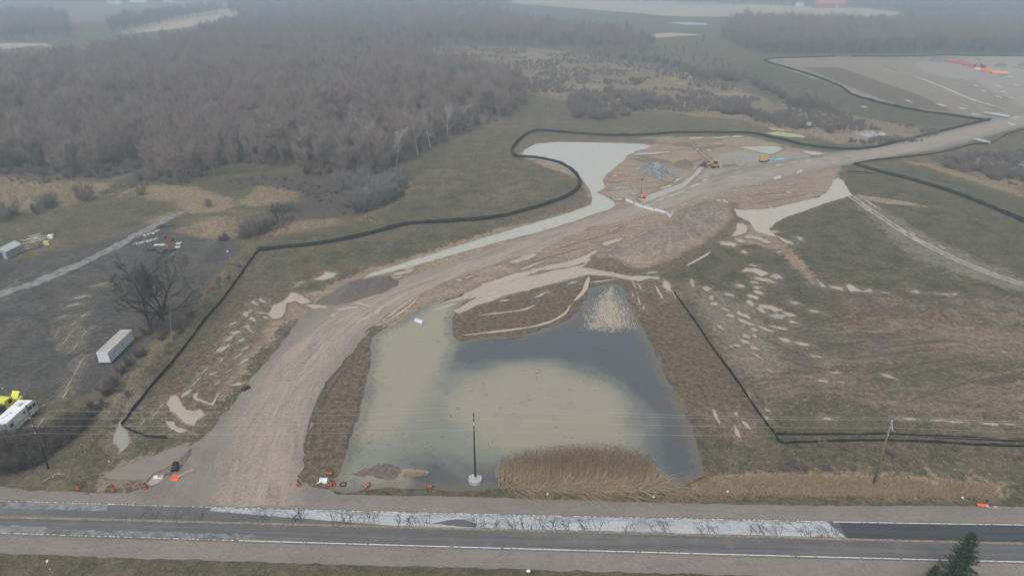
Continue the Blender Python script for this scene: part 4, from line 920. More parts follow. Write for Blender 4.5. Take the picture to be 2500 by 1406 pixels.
# the leafless woods: the trees nearest the camera one by one, all behind them as one wood
pts = fill(Z['wood'][0], lambda y: 6.2 + max(0, y - 300) * .0078, 5); pts = pts[in_frame(pts)]
pts = pts[np.random.default_rng(4).random(len(pts)) < .95]; pts = pts[fbm(pts[:, 0], pts[:, 1], 22, 31, 3) > .34]
o_ = np.argsort(np.hypot(pts[:, 0], pts[:, 1])); pts = pts[o_]
NIND = 285
first = {}
def copies_of(kind, protos_, i, name, x, y, scale, label, cat, group, sx=1.0):
    k = (kind, i % len(protos_))
    rz = rng.uniform(0, 6.28)
    if k not in first:
        first[k] = plant(kind, name, protos_[i % len(protos_)], x, y, scale, rz, label, cat, group, sx=sx); return first[k]
    e = dup(first[k], (x, y, TZ(x, y)), rz, label); e.scale = (scale * sx, scale * sx, scale); return e
def photo_x(x, y): return 1250 + FPX * x / (y * _c + CAM_H * _s)
def wood_label(x, y):
    k = photo_x(x, y)
    for lim, t in ((200, 'behind the dry meadow at the left edge'), (430, 'where the dark track enters'), (640, 'above the head of the gravel track'), (860, 'behind the peat ground and straw patch'), (1010, 'behind the grey willow thicket'), (9999, 'above the mown grassy slope')):
        if k < lim: return 'bare tree at the front of the woods, ' + t
for i in range(NIND):
    x, y = pts[i]
    copies_of('forest', FT, int(rng.integers(0, 7)), 'bare_tree', x, y, rng.uniform(.72, 1.12), wood_label(x, y), 'tree', 'bare trees along the front of the woods')
FTo = [(first[('forest', k)].children[0], first[('forest', k)].children[1]) for k in range(7)]
rest = pts[NIND:]
s_ = rng.uniform(.75, 1.2, len(rest)) * (1 + np.clip((rest[:, 1] - 500) / 3000, 0, .25))
scatter('leafless_wood', rest, s_, FTo, 1)
for k, (zi, sp, nm) in enumerate([(1, lambda y: 9 + (y - 700) * .003, 'leafless_wood'), (2, lambda y: 13, 'leafless_wood')]):
    q_ = fill(Z['wood'][zi], sp, 20 + k); q_ = q_[in_frame(q_)]; scatter(nm, q_, rng.uniform(.95, 1.35, len(q_)), FTo, 30 + k)
belts = [[(560,38),(900,28),(1250,14),(1250,4),(900,2),(560,14)], [(1500,10),(1950,8),(2600,16),(2600,34),(2200,38),(2190,24),(1900,14)], [(-100,8),(300,2),(600,2),(1200,-4),(1200,-14),(-100,-10)], [(1200,-8),(2600,-4),(2600,4),(1900,2),(1500,4)], [(280,92),(330,72),(440,50),(540,34),(540,28),(430,42),(320,62),(270,82)]]
bp = np.vstack([fill(WP(b_), lambda y: 10 + max(0, y - 1000) * .006, 50 + i) for i, b_ in enumerate(belts)]); bp = bp[in_frame(bp)]
scatter('far_tree_belt', bp, rng.uniform(.9, 1.5, len(bp)), FTo, 9)

# ------------------------------------------------------------------ trees and shrubs one can tell apart
def at(x, y): p = W(x, y); return float(p[0]), float(p[1])
OPEN = dict(max=3, n=[3, 7, 5, 3], wob=[.08, .22, .24, .2], up=[.02, .045, .05, .08], bare=[.6, .22, .15, 0], kids=[3.2, 1.2, 1.5, 0], ang=[(.45, .95), (.5, 1.0), (.4, .9), (0, 0)], len=[2.3, .52, .45, .5], rad=[.72, .62, .55, .5], tw=5, tl=1.0, twid=.020, tup=.15, flat=True)
oldbark_m = twig_mat('old_bark', [(.040, .034, .030), (.048, .040, .036)]); oldtwig_m = twig_mat('old_twigs', [(.055, .046, .041), (.065, .054, .048)])
def big_tree(seed, h, r, lean, kids=3.2):
    w = Wood(seed); cfg = dict(OPEN, kids=[kids, 1.15, 1.5, 0])
    w.limb(Vector((0, 0, -.3)), Vector((*lean, 1)).normalized(), h, r, 0, cfg); return reg('open_tree', w, oldbark_m, oldtwig_m)
x, y = at(395, 792); plant('o', 'bare_tree', big_tree(701, 5.4, .68, (.05, 0), 4.2), x, y, 1.12, 1.0, 'large spreading leafless tree beside the dark yard, biggest of its clump', 'tree')
x, y = at(370, 806); plant('o', 'bare_tree', big_tree(702, 5.0, .46, (-.28, .1), 3.0), x, y, 1.05, 0, 'leafless tree with dark trunk leaning left over the yard, behind the white trailer', 'tree')
for px, py, sc_, lb in [(421, 818, .62, 'slender leafless tree at the front right of the big yard tree clump'), (466, 776, .62, 'small leafless tree right of the big yard tree, by the black fence')]:
    x, y = at(px, py); e = plant('o', 'bare_tree', SN[1 if px < 440 else 2], x, y, sc_ * 1.3, px, lb, 'tree')
x, y = at(680, 545); plant('o', 'bare_tree', big_tree(703, 3.0, .3, (.1, 0), 2.5), x, y, .72, 0, 'small dark forked bare tree standing beside purple shrubs above the black fence', 'tree')
x, y = at(119, 570); plant('o', 'bare_tree', SN[0], x, y, 1.0, 1, 'thin leafless tree behind the white box on the grass', 'tree')
x, y = at(177, 503); plant('o', 'bare_tree', SN[3], x, y, .9, 1, 'thin bare tree beside the dense round purple bush', 'tree')
x, y = at(540, 476); plant('o', 'bare_tree', SN[2], x, y, .9, 2, 'slim bare tree alone in the dry meadow before the woods', 'tree')
x, y = at(855, 531); plant('o', 'bare_tree', SN[1], x, y, .45, 2, 'tiny dark sapling on bright grass below the grey willow thicket', 'tree')
for px, py, sc_, pi, lb in [(880, 378, 1.0, 0, 'pale barked tree at the woods edge, first of the pale ones from the left'), (905, 398, 1.05, 1, 'pale twin stemmed tree at the woods edge, in front of the dark trunks'), (968, 400, .95, 2, 'pale tree with whitish limbs beside the grey willow thicket'),
                            (1020, 378, 1.1, 1, 'pale spreading tree at the woods edge above the grassy slope'), (1052, 362, 1.0, 2, 'whitish tree standing just inside the corner of the woods'), (1092, 340, 1.0, 0, 'pale tree farthest right along the edge of the woods'), (1125, 325, .9, 2, 'pale grey tree near the narrow end of the woods edge')]:
    x, y = at(px, py); plant('p', 'pale_tree', PT[pi], x, y, sc_, px, lb, 'tree')
for px, py, sc_, i, lb in [(455, 440, .95, 3, 'reddish round crowned tree standing out in front of the woods on the left'), (525, 432, .9, 1, 'bare tree with a tall narrow crown at the end of the dark track'), (738, 432, .85, 2, 'thin bare tree in front of the woods above the straw patch'),
                           (845, 424, .9, 5, 'bare tree at the woods edge behind the grey willow thicket'), (640, 418, .95, 4, 'bare tree by the pale dry grass under the woods'), (575, 425, .8, 0, 'short bare tree beside the peat clearing')]:
    x, y = at(px, py); plant('f', 'bare_tree', FT[i], x, y, sc_, px, lb, 'tree')
# dead trees of the marsh
mp = [(1300,232),(1316,240),(1322,225),(1338,238),(1352,246),(1368,238),(1376,225),(1345,215),(1290,215),(1270,225),(1405,215),(1420,205),(1440,210),(1390,190),(1360,195),(1330,190),(1300,190),(1270,195),(1240,200),(1215,190),(1190,180),(1240,165),(1275,170),(1310,165),(1350,165),(1385,160),(1420,165),(1450,175),(1470,190),(1480,180),(1500,170),(1520,160),(1545,172),(1560,180),(1575,170),(1590,176),(1605,180),(1640,170),(1655,172),(1300,150),(1340,148),(1390,145),(1430,150),(1460,155),(1150,160),(1180,150),(1210,150),(1100,140),(1060,140),(1130,135),(1250,140),(1485,200),(1410,180),(1225,215),(1200,205),(1170,195),(1255,245),(1280,248),(1310,250),(1330,252)]
for i, (px, py) in enumerate(mp):
    x, y = at(px, py); copies_of('snag', SN, i, 'dead_tree', x, y, rng.uniform(.65, 1.25), 'thin grey dead tree standing in the straw coloured marsh', 'dead tree', 'dead trees in the marsh')
# tall thicket between the marsh and the far woods, and lone belts: individual trees
tp = [(1685,178),(1695,165),(1705,185),(1715,172),(1728,182),(1740,175),(1752,186),(1764,178),(1775,184),(1790,186),(1720,160),(1745,160),(1660,160),(1640,152),(1620,150),(1600,146),(1580,148),(1560,143),(1540,140),(1520,140),(1500,138),(1475,136),(1455,132),(1430,130),(1690,150),(1670,140),(1650,135),(1625,132),(1600,128),(1575,130),(1700,118),(1712,112),(1675,120),(1725,150),(1760,165)]
for i, (px, py) in enumerate(tp):
    x, y = at(px, py); copies_of('forest', FT, i + 3, 'bare_tree', x, y, rng.uniform(.5, .8) if i > 10 else rng.uniform(.55, .75), 'bare tree in the thicket at the far end of the straw marsh', 'tree', 'bare trees beyond the marsh', sx=.9)['group'] = 'bare trees beyond the marsh'
for i, (px, py) in enumerate([(1400,285),(1412,270),(1425,258),(1438,275),(1452,262),(1468,276),(1482,262),(1500,258),(1405,250),(1430,245),(1520,268),(1548,256),(1575,262),(1590,250),(1460,250),(1490,245),(1395,265)]):
    x, y = at(px, py); copies_of('forest', FT, i, 'bare_tree', x, y, rng.uniform(.45, .7), 'slender bare tree rising out of the grey thicket between marsh and slope', 'tree', 'bare trees of the thicket above the slope', sx=.85)['group'] = 'bare trees of the thicket above the slope'
# shrubs: (x, y, size, kind, label)
def shrubs(rows, name='shrub', cat='shrub', group=None, common=None):
    for i, (px, py, sc_, pr, lb) in enumerate(rows):
        x, y = at(px, py); k = (id(pr), i % len(pr))
        if k not in first: first[k] = plant('s', name, pr[i % len(pr)], x, y, sc_, px, lb or common, cat, group)
        else:
            e = dup(first[k], (x, y, TZ(x, y)), px * .37, lb or common); e.scale = (sc_,) * 3
            if group: e['group'] = group
            elif 'group' in e: del e['group']
shrubs([(905,512,1.9,GW,None),(880,516,1.7,GW,None),(930,498,1.9,GW,None),(955,485,1.7,GW,None),(870,500,1.6,GW,None),(915,490,1.7,GW,None),(895,480,1.9,GW,None),(868,478,1.7,GW,None),(845,462,1.7,GW,None),(890,458,1.8,GW,None),(925,470,1.6,GW,None),(955,455,1.5,GW,None),(980,462,1.4,GW,None),(985,440,1.4,GW,None)], group='grey willows by the slope', common='rounded grey willow bush in the thicket beside the grassy slope')
shrubs([(858,492,1.3,RD,None),(848,505,1.1,RD,None),(978,478,1.0,RD,None),(752,424,1.1,RD,None),(775,428,1.0,RD,None),(805,422,1.1,RD,None),(765,412,1.0,RD,None),(832,446,1.2,RD,None)], group='red stemmed bushes', common='low reddish dogwood bush in front of the woods')
shrubs([(205,490,1.9,SH,'dense round purple grey bush beside the thin tree at the left'),(110,508,1.6,SH,'loose brown bush on the dry grass left of the round purple bush'),(128,500,1.3,SH,'small brown bush just right of the loose brown bush'),(30,525,1.6,SH,'grey bush at the left edge of the meadow'),(8,540,1.5,SH,'grey bush cut by the left edge of the view'),(92,520,1.2,SH,'low bush in front of the loose brown bush'),
        (600,578,1.6,SH,'purple bush at the left end of the row above the black fence'),(622,574,1.7,SH,'purple bush in the middle of the row above the black fence'),(642,568,1.5,SH,'purple bush at the right end of the row above the black fence'),(662,548,1.1,SH,'grey bush at the foot of the forked tree'),(700,518,1.3,SH,'grey bush between the forked tree and the peat ground'),(708,538,.8,SH,'small grey bush on the tawny grass right of the forked tree'),(345,475,1.0,SH,'small brown bush on the meadow before the woods'),(545,588,.9,DK,'dark heap of brush beside the burnt ground in the yard'),(512,505,.9,SH,'small bush by the head of the gravel track')])
ml = []
for px, py, sc_ in [(1410,288,1.7),(1425,280,1.9),(1440,290,1.6),(1455,283,2.0),(1472,291,1.7),(1490,287,1.6),(1405,275,2.0),(1420,262,2.2),(1445,262,1.8),(1470,270,1.6),(1500,270,1.7),(1520,280,1.4),(1530,262,1.9),(1550,270,1.7),(1565,262,1.9),(1585,258,1.9),(1600,262,1.8),(1595,245,1.7),(1570,240,1.6),(1540,245,1.5),(1510,240,1.5),(1490,225,1.4),(1480,250,1.5),(1415,245,1.7),(1400,258,1.8),
                    (1745,270,1.5),(1765,275,1.6),(1785,280,1.8),(1805,275,1.9),(1825,280,1.7),(1845,285,1.5),(1800,262,1.8),(1820,262,1.7),(1770,258,1.3),(1860,292,1.4),(1880,298,1.3),(1900,300,1.4),(1905,290,1.3),(1940,305,1.1),(1960,310,1.2),(1975,312,1.1),(1700,255,1.2),(1720,252,1.1),(1650,262,1.1),(1630,255,1.2),(1560,205,1.3),(1545,200,1.2),(1480,205,1.3),
                    (1925,255,1.8),(1945,262,2.1),(1965,265,2.3),(1985,268,2.2),(2000,265,2.0),(2015,270,1.7),(1955,248,2.0),(1980,250,1.9),(1910,240,1.7),(1890,228,1.8),(1870,218,1.8),(1850,208,1.7),(1880,208,1.4),(1840,196,1.6),(1820,190,1.6),(1800,200,1.5),(2035,278,1.2),(2045,318,1.1),(2030,325,1.0),
                    (1770,196,2.4),(1750,190,2.3),(1730,192,2.4),(1710,190,2.2),(1690,182,2.3),(1785,192,2.1),(1670,172,2.0),(1650,165,2.0),(1625,158,2.0),(1600,152,2.0),(1570,150,1.9),(1545,147,1.9),(1515,145,1.9),(1485,142,1.8),(1455,138,1.8)]:
    ml.append((px, py, sc_, SH, None))
ml += [(px + rng.uniform(-12, 12), py + rng.uniform(-4, 4), sc_ * rng.uniform(.5, .95), SH, None) for px, py, sc_, _a, _b in ml * 2]
MLB = {'a': 'leafless grey bush in the thicket above the basin slope, left part of the marsh', 'b': 'leafless grey bush in the middle thicket of the marsh, above the yellow straw', 'c': 'dark grey bush in the right hand thicket of the marsh, below the far fence', 'd': 'grey bush at the foot of the tall thicket at the back of the marsh'}
ml = [(px, py, sc_, SH, MLB['d' if py < 206 and px < 1800 else 'a' if px < 1690 else 'b' if px < 1900 and py > 245 else 'c']) for px, py, sc_, _a, _b in ml]
shrubs(ml, group='grey bushes of the marsh')
sl = []
for i in range(70):
    px = rng.uniform(2305, 2520); py = np.interp(px, [2300, 2500], [385, 378]) + rng.uniform(0, 1) * np.interp(px, [2300, 2500], [22, 78]); sl.append((px, py, rng.uniform(.7, 1.25), SH, None))
shrubs(sl, group='bushes of the right hand swamp', common='low grey bush in the swamp thicket at the right edge')
# dark brush along the berm by the road
bl = []
for px, py, sc_ in [(10,1105,1.3),(35,1120,1.3),(60,1110,1.3),(88,1100,1.3),(110,1085,1.2),(135,1075,1.1),(160,1080,1.2),(180,1062,1.2),(200,1050,1.1),(40,1145,1.1),(75,1140,1.1),(100,1125,1.1),(130,1105,1.1),(150,1100,1.0),(15,1150,1.0),(-10,1120,1.3),(170,1040,1.0),(190,1030,1.0),(25,1085,1.1),(60,1080,1.1)]: bl.append((px, py, sc_, DK, None))
shrubs(bl, group='dark brush behind the road', common='dark twiggy brush on the bank behind the leaning left pole')
bl = []
for px, py, sc_ in [(385,800,.8),(410,806,.9),(432,812,.8),(452,800,.7),(470,785,.7),(360,815,.7),(400,822,.6),(262,965,.9),(285,950,.9),(240,1005,.8),(320,895,.8),(345,872,.8),(300,915,.7),(225,1025,.7),(395,835,.6),(440,815,.6)]: bl.append((px, py, sc_, DK if i % 2 else SH, None))
shrubs(bl, group='brush along the berm', common='small leafless bush on the berm between yard and black fence')
# understory of the wood's edge
up = fill(Z['wood'][0], lambda y: 5.0 + max(0, y - 320) * .02, 8); up = up[in_frame(up) & (up[:, 1] < 480)]
SHo = [tuple(first[(id(SH), k)].children) for k in range(3)]
scatter('undergrowth', up, rng.uniform(.5, 1.1, len(up)), SHo, 3)
mb_ = fill(Z['marsh'][0], lambda y: 2.7 + max(0, y - 330) * .006, 18); mb_ = mb_[in_frame(mb_) & (fbm(mb_[:, 0], mb_[:, 1], 26, 71, 3) > .44)]
scatter('marsh_brush', mb_, rng.uniform(.2, .8, len(mb_)) , SHo, 13)
eb = np.vstack([fill(WP(p_), lambda y: 3.0, 60 + i) for i, p_ in enumerate([[(480,440),(860,425),(870,470),(845,530),(740,520),(730,470),(600,450)], [(0,430),(420,445),(330,460),(200,455),(0,445)], [(560,590),(640,560),(700,520),(700,560),(640,590)], [(2300,385),(2540,360),(2540,470),(2420,440)], [(1900,1085),(2500,1100),(2500,1150),(1900,1150)]])])
eb = eb[in_frame(eb) & (fbm(eb[:, 0], eb[:, 1], 12, 72, 3) > .47)]; scatter('low_brush', eb, rng.uniform(.18, .5, len(eb)), SHo, 14)
bb = fill(WP([(140,1120),(300,940),(440,780),(560,640),(600,615),(620,622),(480,775),(340,965),(215,1110)]), lambda y: 2.6, 61); bb = bb[fbm(bb[:, 0], bb[:, 1], 8, 73, 3) > .5]; scatter('berm_brush', bb, rng.uniform(.15, .38, len(bb)), SHo, 15)

# ------------------------------------------------------------------ reeds and grasses: blades gathered into single masses
def blade_mat(name, tones):
    m, nt, b = newmat(name); f = attr(nt, 'tone')
    rp = N(nt, 'ShaderNodeValToRGB'); nt.links.new(f, rp.inputs[0]); el = rp.color_ramp.elements
    while len(el) < len(tones): el.new(.5)
    for i, t in enumerate(tones): el[i].position = i / (len(tones) - 1); el[i].color = (*t, 1)
    nt.links.new(rp.outputs[0], b.inputs['Base Color']); b.inputs['Roughness'].default_value = .85; b.inputs['Specular IOR Level'].default_value = .15; return m
def blades(name, P, h, w, lean, mat, seed, bend=.3, plume=0.0, z=None, leandir=None, tone=None, wind=(0, 0)):
    r = np.random.default_rng(seed); n = len(P)
    h = np.broadcast_to(h, (n,)) * r.uniform(.65, 1.15, n); a = r.uniform(0, 6.283, n)
    ld = r.uniform(0, 6.283, n) if leandir is None else leandir + r.normal(0, .35, n); ln = np.abs(r.normal(0, 1, n)) * lean
    dx = np.cos(ld) * ln + wind[0]; dy = np.sin(ld) * ln + wind[1]
    z0 = (terrain(P[:, 0], P[:, 1]) - .03) if z is None else np.full(n, z)
    wx, wy = np.cos(a) * w / 2, np.sin(a) * w / 2
    def ring(t, k): 
        return np.stack([P[:, 0] + dx * h * t * (1 + bend * t), P[:, 1] + dy * h * t * (1 + bend * t), z0 + h * t * np.sqrt(np.clip(1 - (ln * t) ** 2 * .5, .15, 1))], 1), k
    V = []; 
    for t, k in ((0, 1), (.55, .8), (1, .15)):
        c, k = ring(t, k); o = np.stack([wx * k, wy * k, np.zeros(n)], 1); V += [c - o, c + o]
    nv = 6; allv = np.stack(V, 1).reshape(-1, 3); b0 = np.arange(n) * nv
    F = [np.stack([b0 + i, b0 + i + 1, b0 + i + 3, b0 + i + 2], 1) for i in (0, 2)]
    tn = np.repeat(r.uniform(0, .8, n) if tone is None else np.clip(tone + r.normal(0, .12, n), 0, .8), nv)
    if plume:
        c, _ = ring(1.0, 1); pw = plume * r.uniform(.6, 1.2, n); ph = plume * 3.2
        p1 = c + np.stack([-np.cos(a) * pw, -np.sin(a) * pw, ph * .3 + 0 * a], 1); p2 = c + np.stack([np.cos(a) * pw, np.sin(a) * pw, ph * .35 + 0 * a], 1); p3 = c + np.stack([dx * .3, dy * .3, ph + 0 * a], 1)
        pv_ = np.stack([c, p2, p3, p1], 1).reshape(-1, 3); k0 = len(allv); allv = np.vstack([allv, pv_]); pb = k0 + np.arange(n) * 4
        F.append(np.stack([pb, pb + 1, pb + 2, pb + 3], 1)); tn = np.concatenate([tn, np.full(n * 4, 1.0)])
    return link(name, mesh_np(name, allv, np.vstack(F), (), {'tone': tn}), None, mat, kind='stuff')
def spread_in(poly, n, seed):
    r = np.random.default_rng(seed); lo = poly.min(0); hi = poly.max(0); out = np.zeros((0, 2))
    ar = abs(np.sum(poly[:, 0] * np.roll(poly[:, 1], -1) - poly[:, 1] * np.roll(poly[:, 0], -1))) / 2
    m = int(min(4e6, n * np.prod(hi - lo) / max(ar, 1e-3) * 1.15)) + 50
    for _ in range(4):
        q = np.stack([r.uniform(lo[0], hi[0], m), r.uniform(lo[1], hi[1], m)], 1); out = np.vstack([out, q[sdist(poly, q[:, 0], q[:, 1], 1) > 0]])
        if len(out) >= n: break
    return out[:n]
reed_m = blade_mat('reed_stems', [(.37, .285, .185), (.54, .435, .30), (.27, .205, .135), (.14, .11, .085)])
RB = WP([(1192,1172),(1205,1140),(1260,1118),(1340,1106),(1420,1100),(1500,1102),(1560,1112),(1600,1135),(1625,1165),(1660,1194),(1600,1212),(1480,1216),(1350,1214),(1240,1208),(1205,1195)])
rp_ = spread_in(RB, 15000, 3); rp_ = rp_[fbm(rp_[:, 0], rp_[:, 1], 6, 4, 3) + .12 * np.clip(sdist(RB, rp_[:, 0], rp_[:, 1], 5), 0, 2) > .42]
rh = 2.2 + 1.3 * np.clip(sdist(RB, rp_[:, 0], rp_[:, 1], 5) / 3, 0, 1)
ry = rp_[:, 1] - np.interp(rp_[:, 0], RX, RL['shN'])
edge_ = np.clip(sdist(RB, rp_[:, 0], rp_[:, 1], 5) / 2.2, .12, 1); kk = np.random.default_rng(8).random(len(rp_)) < edge_; rp_ = rp_[kk]; rh = rh[kk]; ry = ry[kk]
k = ry > 3.6 + 1.6 * fbm(rp_[:, 0], rp_[:, 1], 3, 12, 2)
blades('reed_bed', rp_[k], rh[k], .035, .07, reed_m, 5, plume=.05, z=0)
blades('fallen_reeds', rp_[~k], 3.0, .06, 1.0, reed_m, 6, plume=0, z=0, leandir=-.45, bend=.1)
blades('reed_clump', spread_in(WP([(970,1150),(990,1146),(1040,1148),(1064,1156),(1058,1168),(1010,1173),(972,1172)]), 2600, 8), .85, .06, .35, blade_mat('pale_reeds', [(.46, .37, .24), (.60, .50, .36), (.32, .25, .17)]), 8, z=0)
cm_ = blade_mat('bleached_reeds', [(.56, .50, .40), (.70, .63, .51), (.36, .31, .24)])
CR = WP([(1470,708),(1490,702),(1508,708),(1525,740),(1548,780),(1558,804),(1500,812),(1440,808),(1418,796),(1440,750)])
CR = smooth_poly(CR, 1.0); CR = CR + 2.0 * (CR - CR.mean(0)) / np.linalg.norm(CR - CR.mean(0), axis=1)[:, None]
cp = spread_in(CR, 22000, 9); dd_ = np.clip(sdist(CR, cp[:, 0], cp[:, 1], 12) / 6.0, 0, 1); cp = cp[np.random.default_rng(2).random(len(cp)) < dd_ ** 1.7 * (.55 + .5 * fbm(cp[:, 0], cp[:, 1], 2, 5, 3))]
blades('bleached_reeds', cp, .7, .045, .55, cm_, 9, z=.02)
wd_ = spread_in(POND, 9000, 77); sd_ = sdist(POND, wd_[:, 0], wd_[:, 1], 15); pr_ = np.where(sd_ < 2.2, .55, .02 + .5 * (fbm(wd_[:, 0], wd_[:, 1], 5, 44, 3) > .62)); wd_ = wd_[(np.random.default_rng(6).random(len(wd_)) < pr_)]
blades('pond_weed', wd_, .45, .06, .7, blade_mat('drowned_weed', [(.09, .075, .055), (.16, .135, .10), (.06, .055, .045)]), 78, z=.03)
gm = blade_mat('dry_grass', [(.24, .170, .115), (.36, .270, .185), (.46, .36, .25), (.15, .11, .08)])
GS = WP([(1690,1180),(1740,1158),(1900,1152),(2100,1158),(2300,1165),(2440,1175),(2455,1212),(2300,1218),(2000,1216),(1850,1214),(1720,1212),(1650,1216)])
gp = spread_in(GS, 22000, 10); gp = gp[fbm(gp[:, 0], gp[:, 1], 4, 15, 3) + .08 * np.clip(sdist(GS, gp[:, 0], gp[:, 1], 8), 0, 2) > .40]
blades('dry_grass', gp, 1.0, .055, .55, gm, 10, bend=.8)
tuft_m = blade_mat('mixed_grass', [(.10, .115, .055), (.155, .140, .085), (.25, .205, .135), (.38, .30, .20), (.13, .105, .08)])
def tufts(name, polys, dens, h, seed, tone, lean=.6, w=.09, cut=.45, cs=5):
    P = []
    for i, p_ in enumerate(polys):
        a = abs(np.sum(p_[:, 0] * np.roll(p_[:, 1], -1) - p_[:, 1] * np.roll(p_[:, 0], -1))) / 2; P.append(spread_in(p_, max(10, int(a * dens)), seed + i))
    P = np.vstack(P); P = P[in_frame(P, 0, 0) & (fbm(P[:, 0], P[:, 1], cs, seed, 3) > cut)]; return blades(name, P, h, w, lean, tuft_m, seed, tone=tone)
tufts('marsh_straw', [Z['marsh'][0]] + Z['straw'][:5], 1.3, 1.2, 40, .50, .45, .16, .44, 12)
tufts('verge_grass', [WP([(-60,1352),(700,1376),(1400,1396),(1800,1406),(1800,1440),(-60,1440)])], 22, .28, 41, .32, .7, .05, .38, 3)
tufts('verge_grass', [WP([(940,1200),(1190,1210),(1500,1222),(2480,1238),(2480,1215),(1700,1210),(1200,1206),(960,1196)]), WP([(-30,1184),(130,1184),(150,1172),(60,1172),(-30,1178)])], 20, .30, 42, .28, .7, .05, .40, 3)
tufts('berm_grass', [WP([(150,1140),(300,960),(430,800),(560,640),(610,600),(625,620),(480,780),(340,970),(215,1120)])], 9, .7, 43, .55, .5, .07, .40, 5)
tufts('field_grass', [WP([(1700,1060),(1890,1085),(2500,1095),(2500,1160),(1720,1160)]), WP([(1500,690),(1640,690),(1900,1060),(1730,1100),(1560,780)]), WP([(1115,830),(1290,815),(1430,720),(1300,710),(1110,770)])], 5, .35, 44, .42, .8, .06, .42, 6)
tufts('field_grass', [WP([(1720,740),(2000,700),(2500,720),(2500,1060),(1900,1060),(1800,900)]), WP([(0,640),(560,600),(420,800),(300,900),(200,1000),(0,930)])], 1.1, .32, 46, .40, .8, .09, .50, 9)
tufts('field_grass', [WP([(300,1040),(440,880),(640,640),(760,640),(560,990),(460,1090)])], 4, .3, 45, .38, .8, .06, .45, 6)

# ------------------------------------------------------------------ spruce at the bottom right
def spruce(seed, h):
    q = random.Random(seed); tr = MB(); tr.tube((0, 0, -.3), (0, 0, h), .2, .02, 7); V = []; F = []
    def needle(p, d, L, w):
        a = d.cross(Vector((q.uniform(-1, 1), q.uniform(-1, 1), q.uniform(-1, 1)))); 
        if a.length < .01: return
        a.normalize(); k = len(V); V.extend([p - a * w * .4, p + d * L * .45 + a * w, p + d * L, p + d * L * .45 - a * w]); F.append((k, k + 1, k + 2, k + 3))
    z = .8
    while z < h - .1:
        f = 1 - z / h; L0 = .25 + 3.0 * f ** .85
        for i in range(7 if f > .2 else 5):
            a = q.uniform(0, 6.28); L = L0 * q.uniform(.65, 1.12); d = Vector((math.cos(a), math.sin(a), .28 - .45 * f)).normalized(); p = Vector((0, 0, z + q.uniform(-.15, .15))); n = max(3, int(L / .2)); side = d.cross(Vector((0, 0, 1))).normalized()
            for s in range(n):
                t = (s + 1) / n; pp = p + d * L * t + Vector((0, 0, .25 * t * t * L * .3))
                for sg in (-1, 1):
                    for _ in range(2):
                        needle(pp, (d * .75 + side * sg * q.uniform(.4, 1.0) + Vector((0, 0, q.uniform(-.4, .25)))).normalized(), (.2 + .5 * (1 - t)) * q.uniform(.7, 1.2), .055)
                needle(pp, (d + Vector((0, 0, q.uniform(-.2, .5)))).normalized(), .45, .06)
        z += .30 if f > .3 else .24
    return tr, V, F
sm, nt_, b_ = newmat('spruce_needles'); n1 = noise(nt_, N(nt_, 'ShaderNodeTexCoord').outputs['Object'], 1.5, 4)
nt_.links.new(mixc(nt_, ramp(nt_, n1, .35, .65), (.020, .038, .024), (.042, .068, .036)), b_.inputs['Base Color']); b_.inputs['Roughness'].default_value = .7
tr, V, F = spruce(5, 10.2)
sp = thing('spruce_tree', 'dark green spruce at the bottom right corner in front of the road', 'tree', (62.6, 69.9, 0))
tr.build('trunk', MAT('spruce_bark', (.07, .055, .045), .9), sp)
link('crown', mesh_np('spruce_crown', np.array([tuple(v) for v in V]), np.array(F)), sp, sm)
sp2 = dup(sp, (57.8, 68.2, 0), 2.0, 'smaller dark green spruce left of the corner spruce, only its tip in view'); sp2.scale = (.62, .62, .60)

for k, (px, py, sc_, lb) in enumerate([(1314,72,1.5,'dark conifer rising from the far woods, leftmost of the pointed ones'),(1336,74,1.6,'pointed conifer in the far woods, second from the left'),(1424,84,1.4,'pointed conifer in the far woods left of the twin pair'),(1528,100,1.8,'tall dark conifer near the right end of the far woods'),(1540,102,1.5,'shorter conifer beside the tall dark one at the right end of the far woods'),(1372,80,1.3,'small conifer in the middle of the far woods')]):
    x, y = at(px, py); e = dup(sp, (x, y, 0), k, lb); e.scale = (sc_ * .9, sc_ * .9, sc_ * 1.25)

# ================================================================== THINGS ON THE SITE
def zat(x0, y0, py):
    """height above a ground spot at which a survey sight line of photo row py passes"""
    k = -(py - 703) / FPX; return CAM_H + y0 * (k * _c - _s) / (_c + k * _s)
white = MAT('white_paint_metal', (.62, .63, .63), .45, .08, 1); offw = MAT('weathered_white', (.50, .51, .52), .6, .15, .8)
black = MAT('black_rubber', (.022, .022, .024), .7, .2); steel = MAT('galvanised', (.42, .43, .44), .45, .12, 2, .6)
woodm = MAT('old_timber', (.30, .25, .19), .9, .25, 3); conc = MAT('concrete', (.44, .43, .41), .85, .15, 2)
orange = MAT('safety_orange', (.72, .13, .045), .5, .1); hazcol = MAT('machine_yellow', (.46, .31, .085), .5, .2)
glass = MAT('dark_glass', (.018, .020, .024), .08, .1, 1, 0, .6); grey = MAT('grey_metal', (.30, .315, .33), .5, .12, 1, .3)

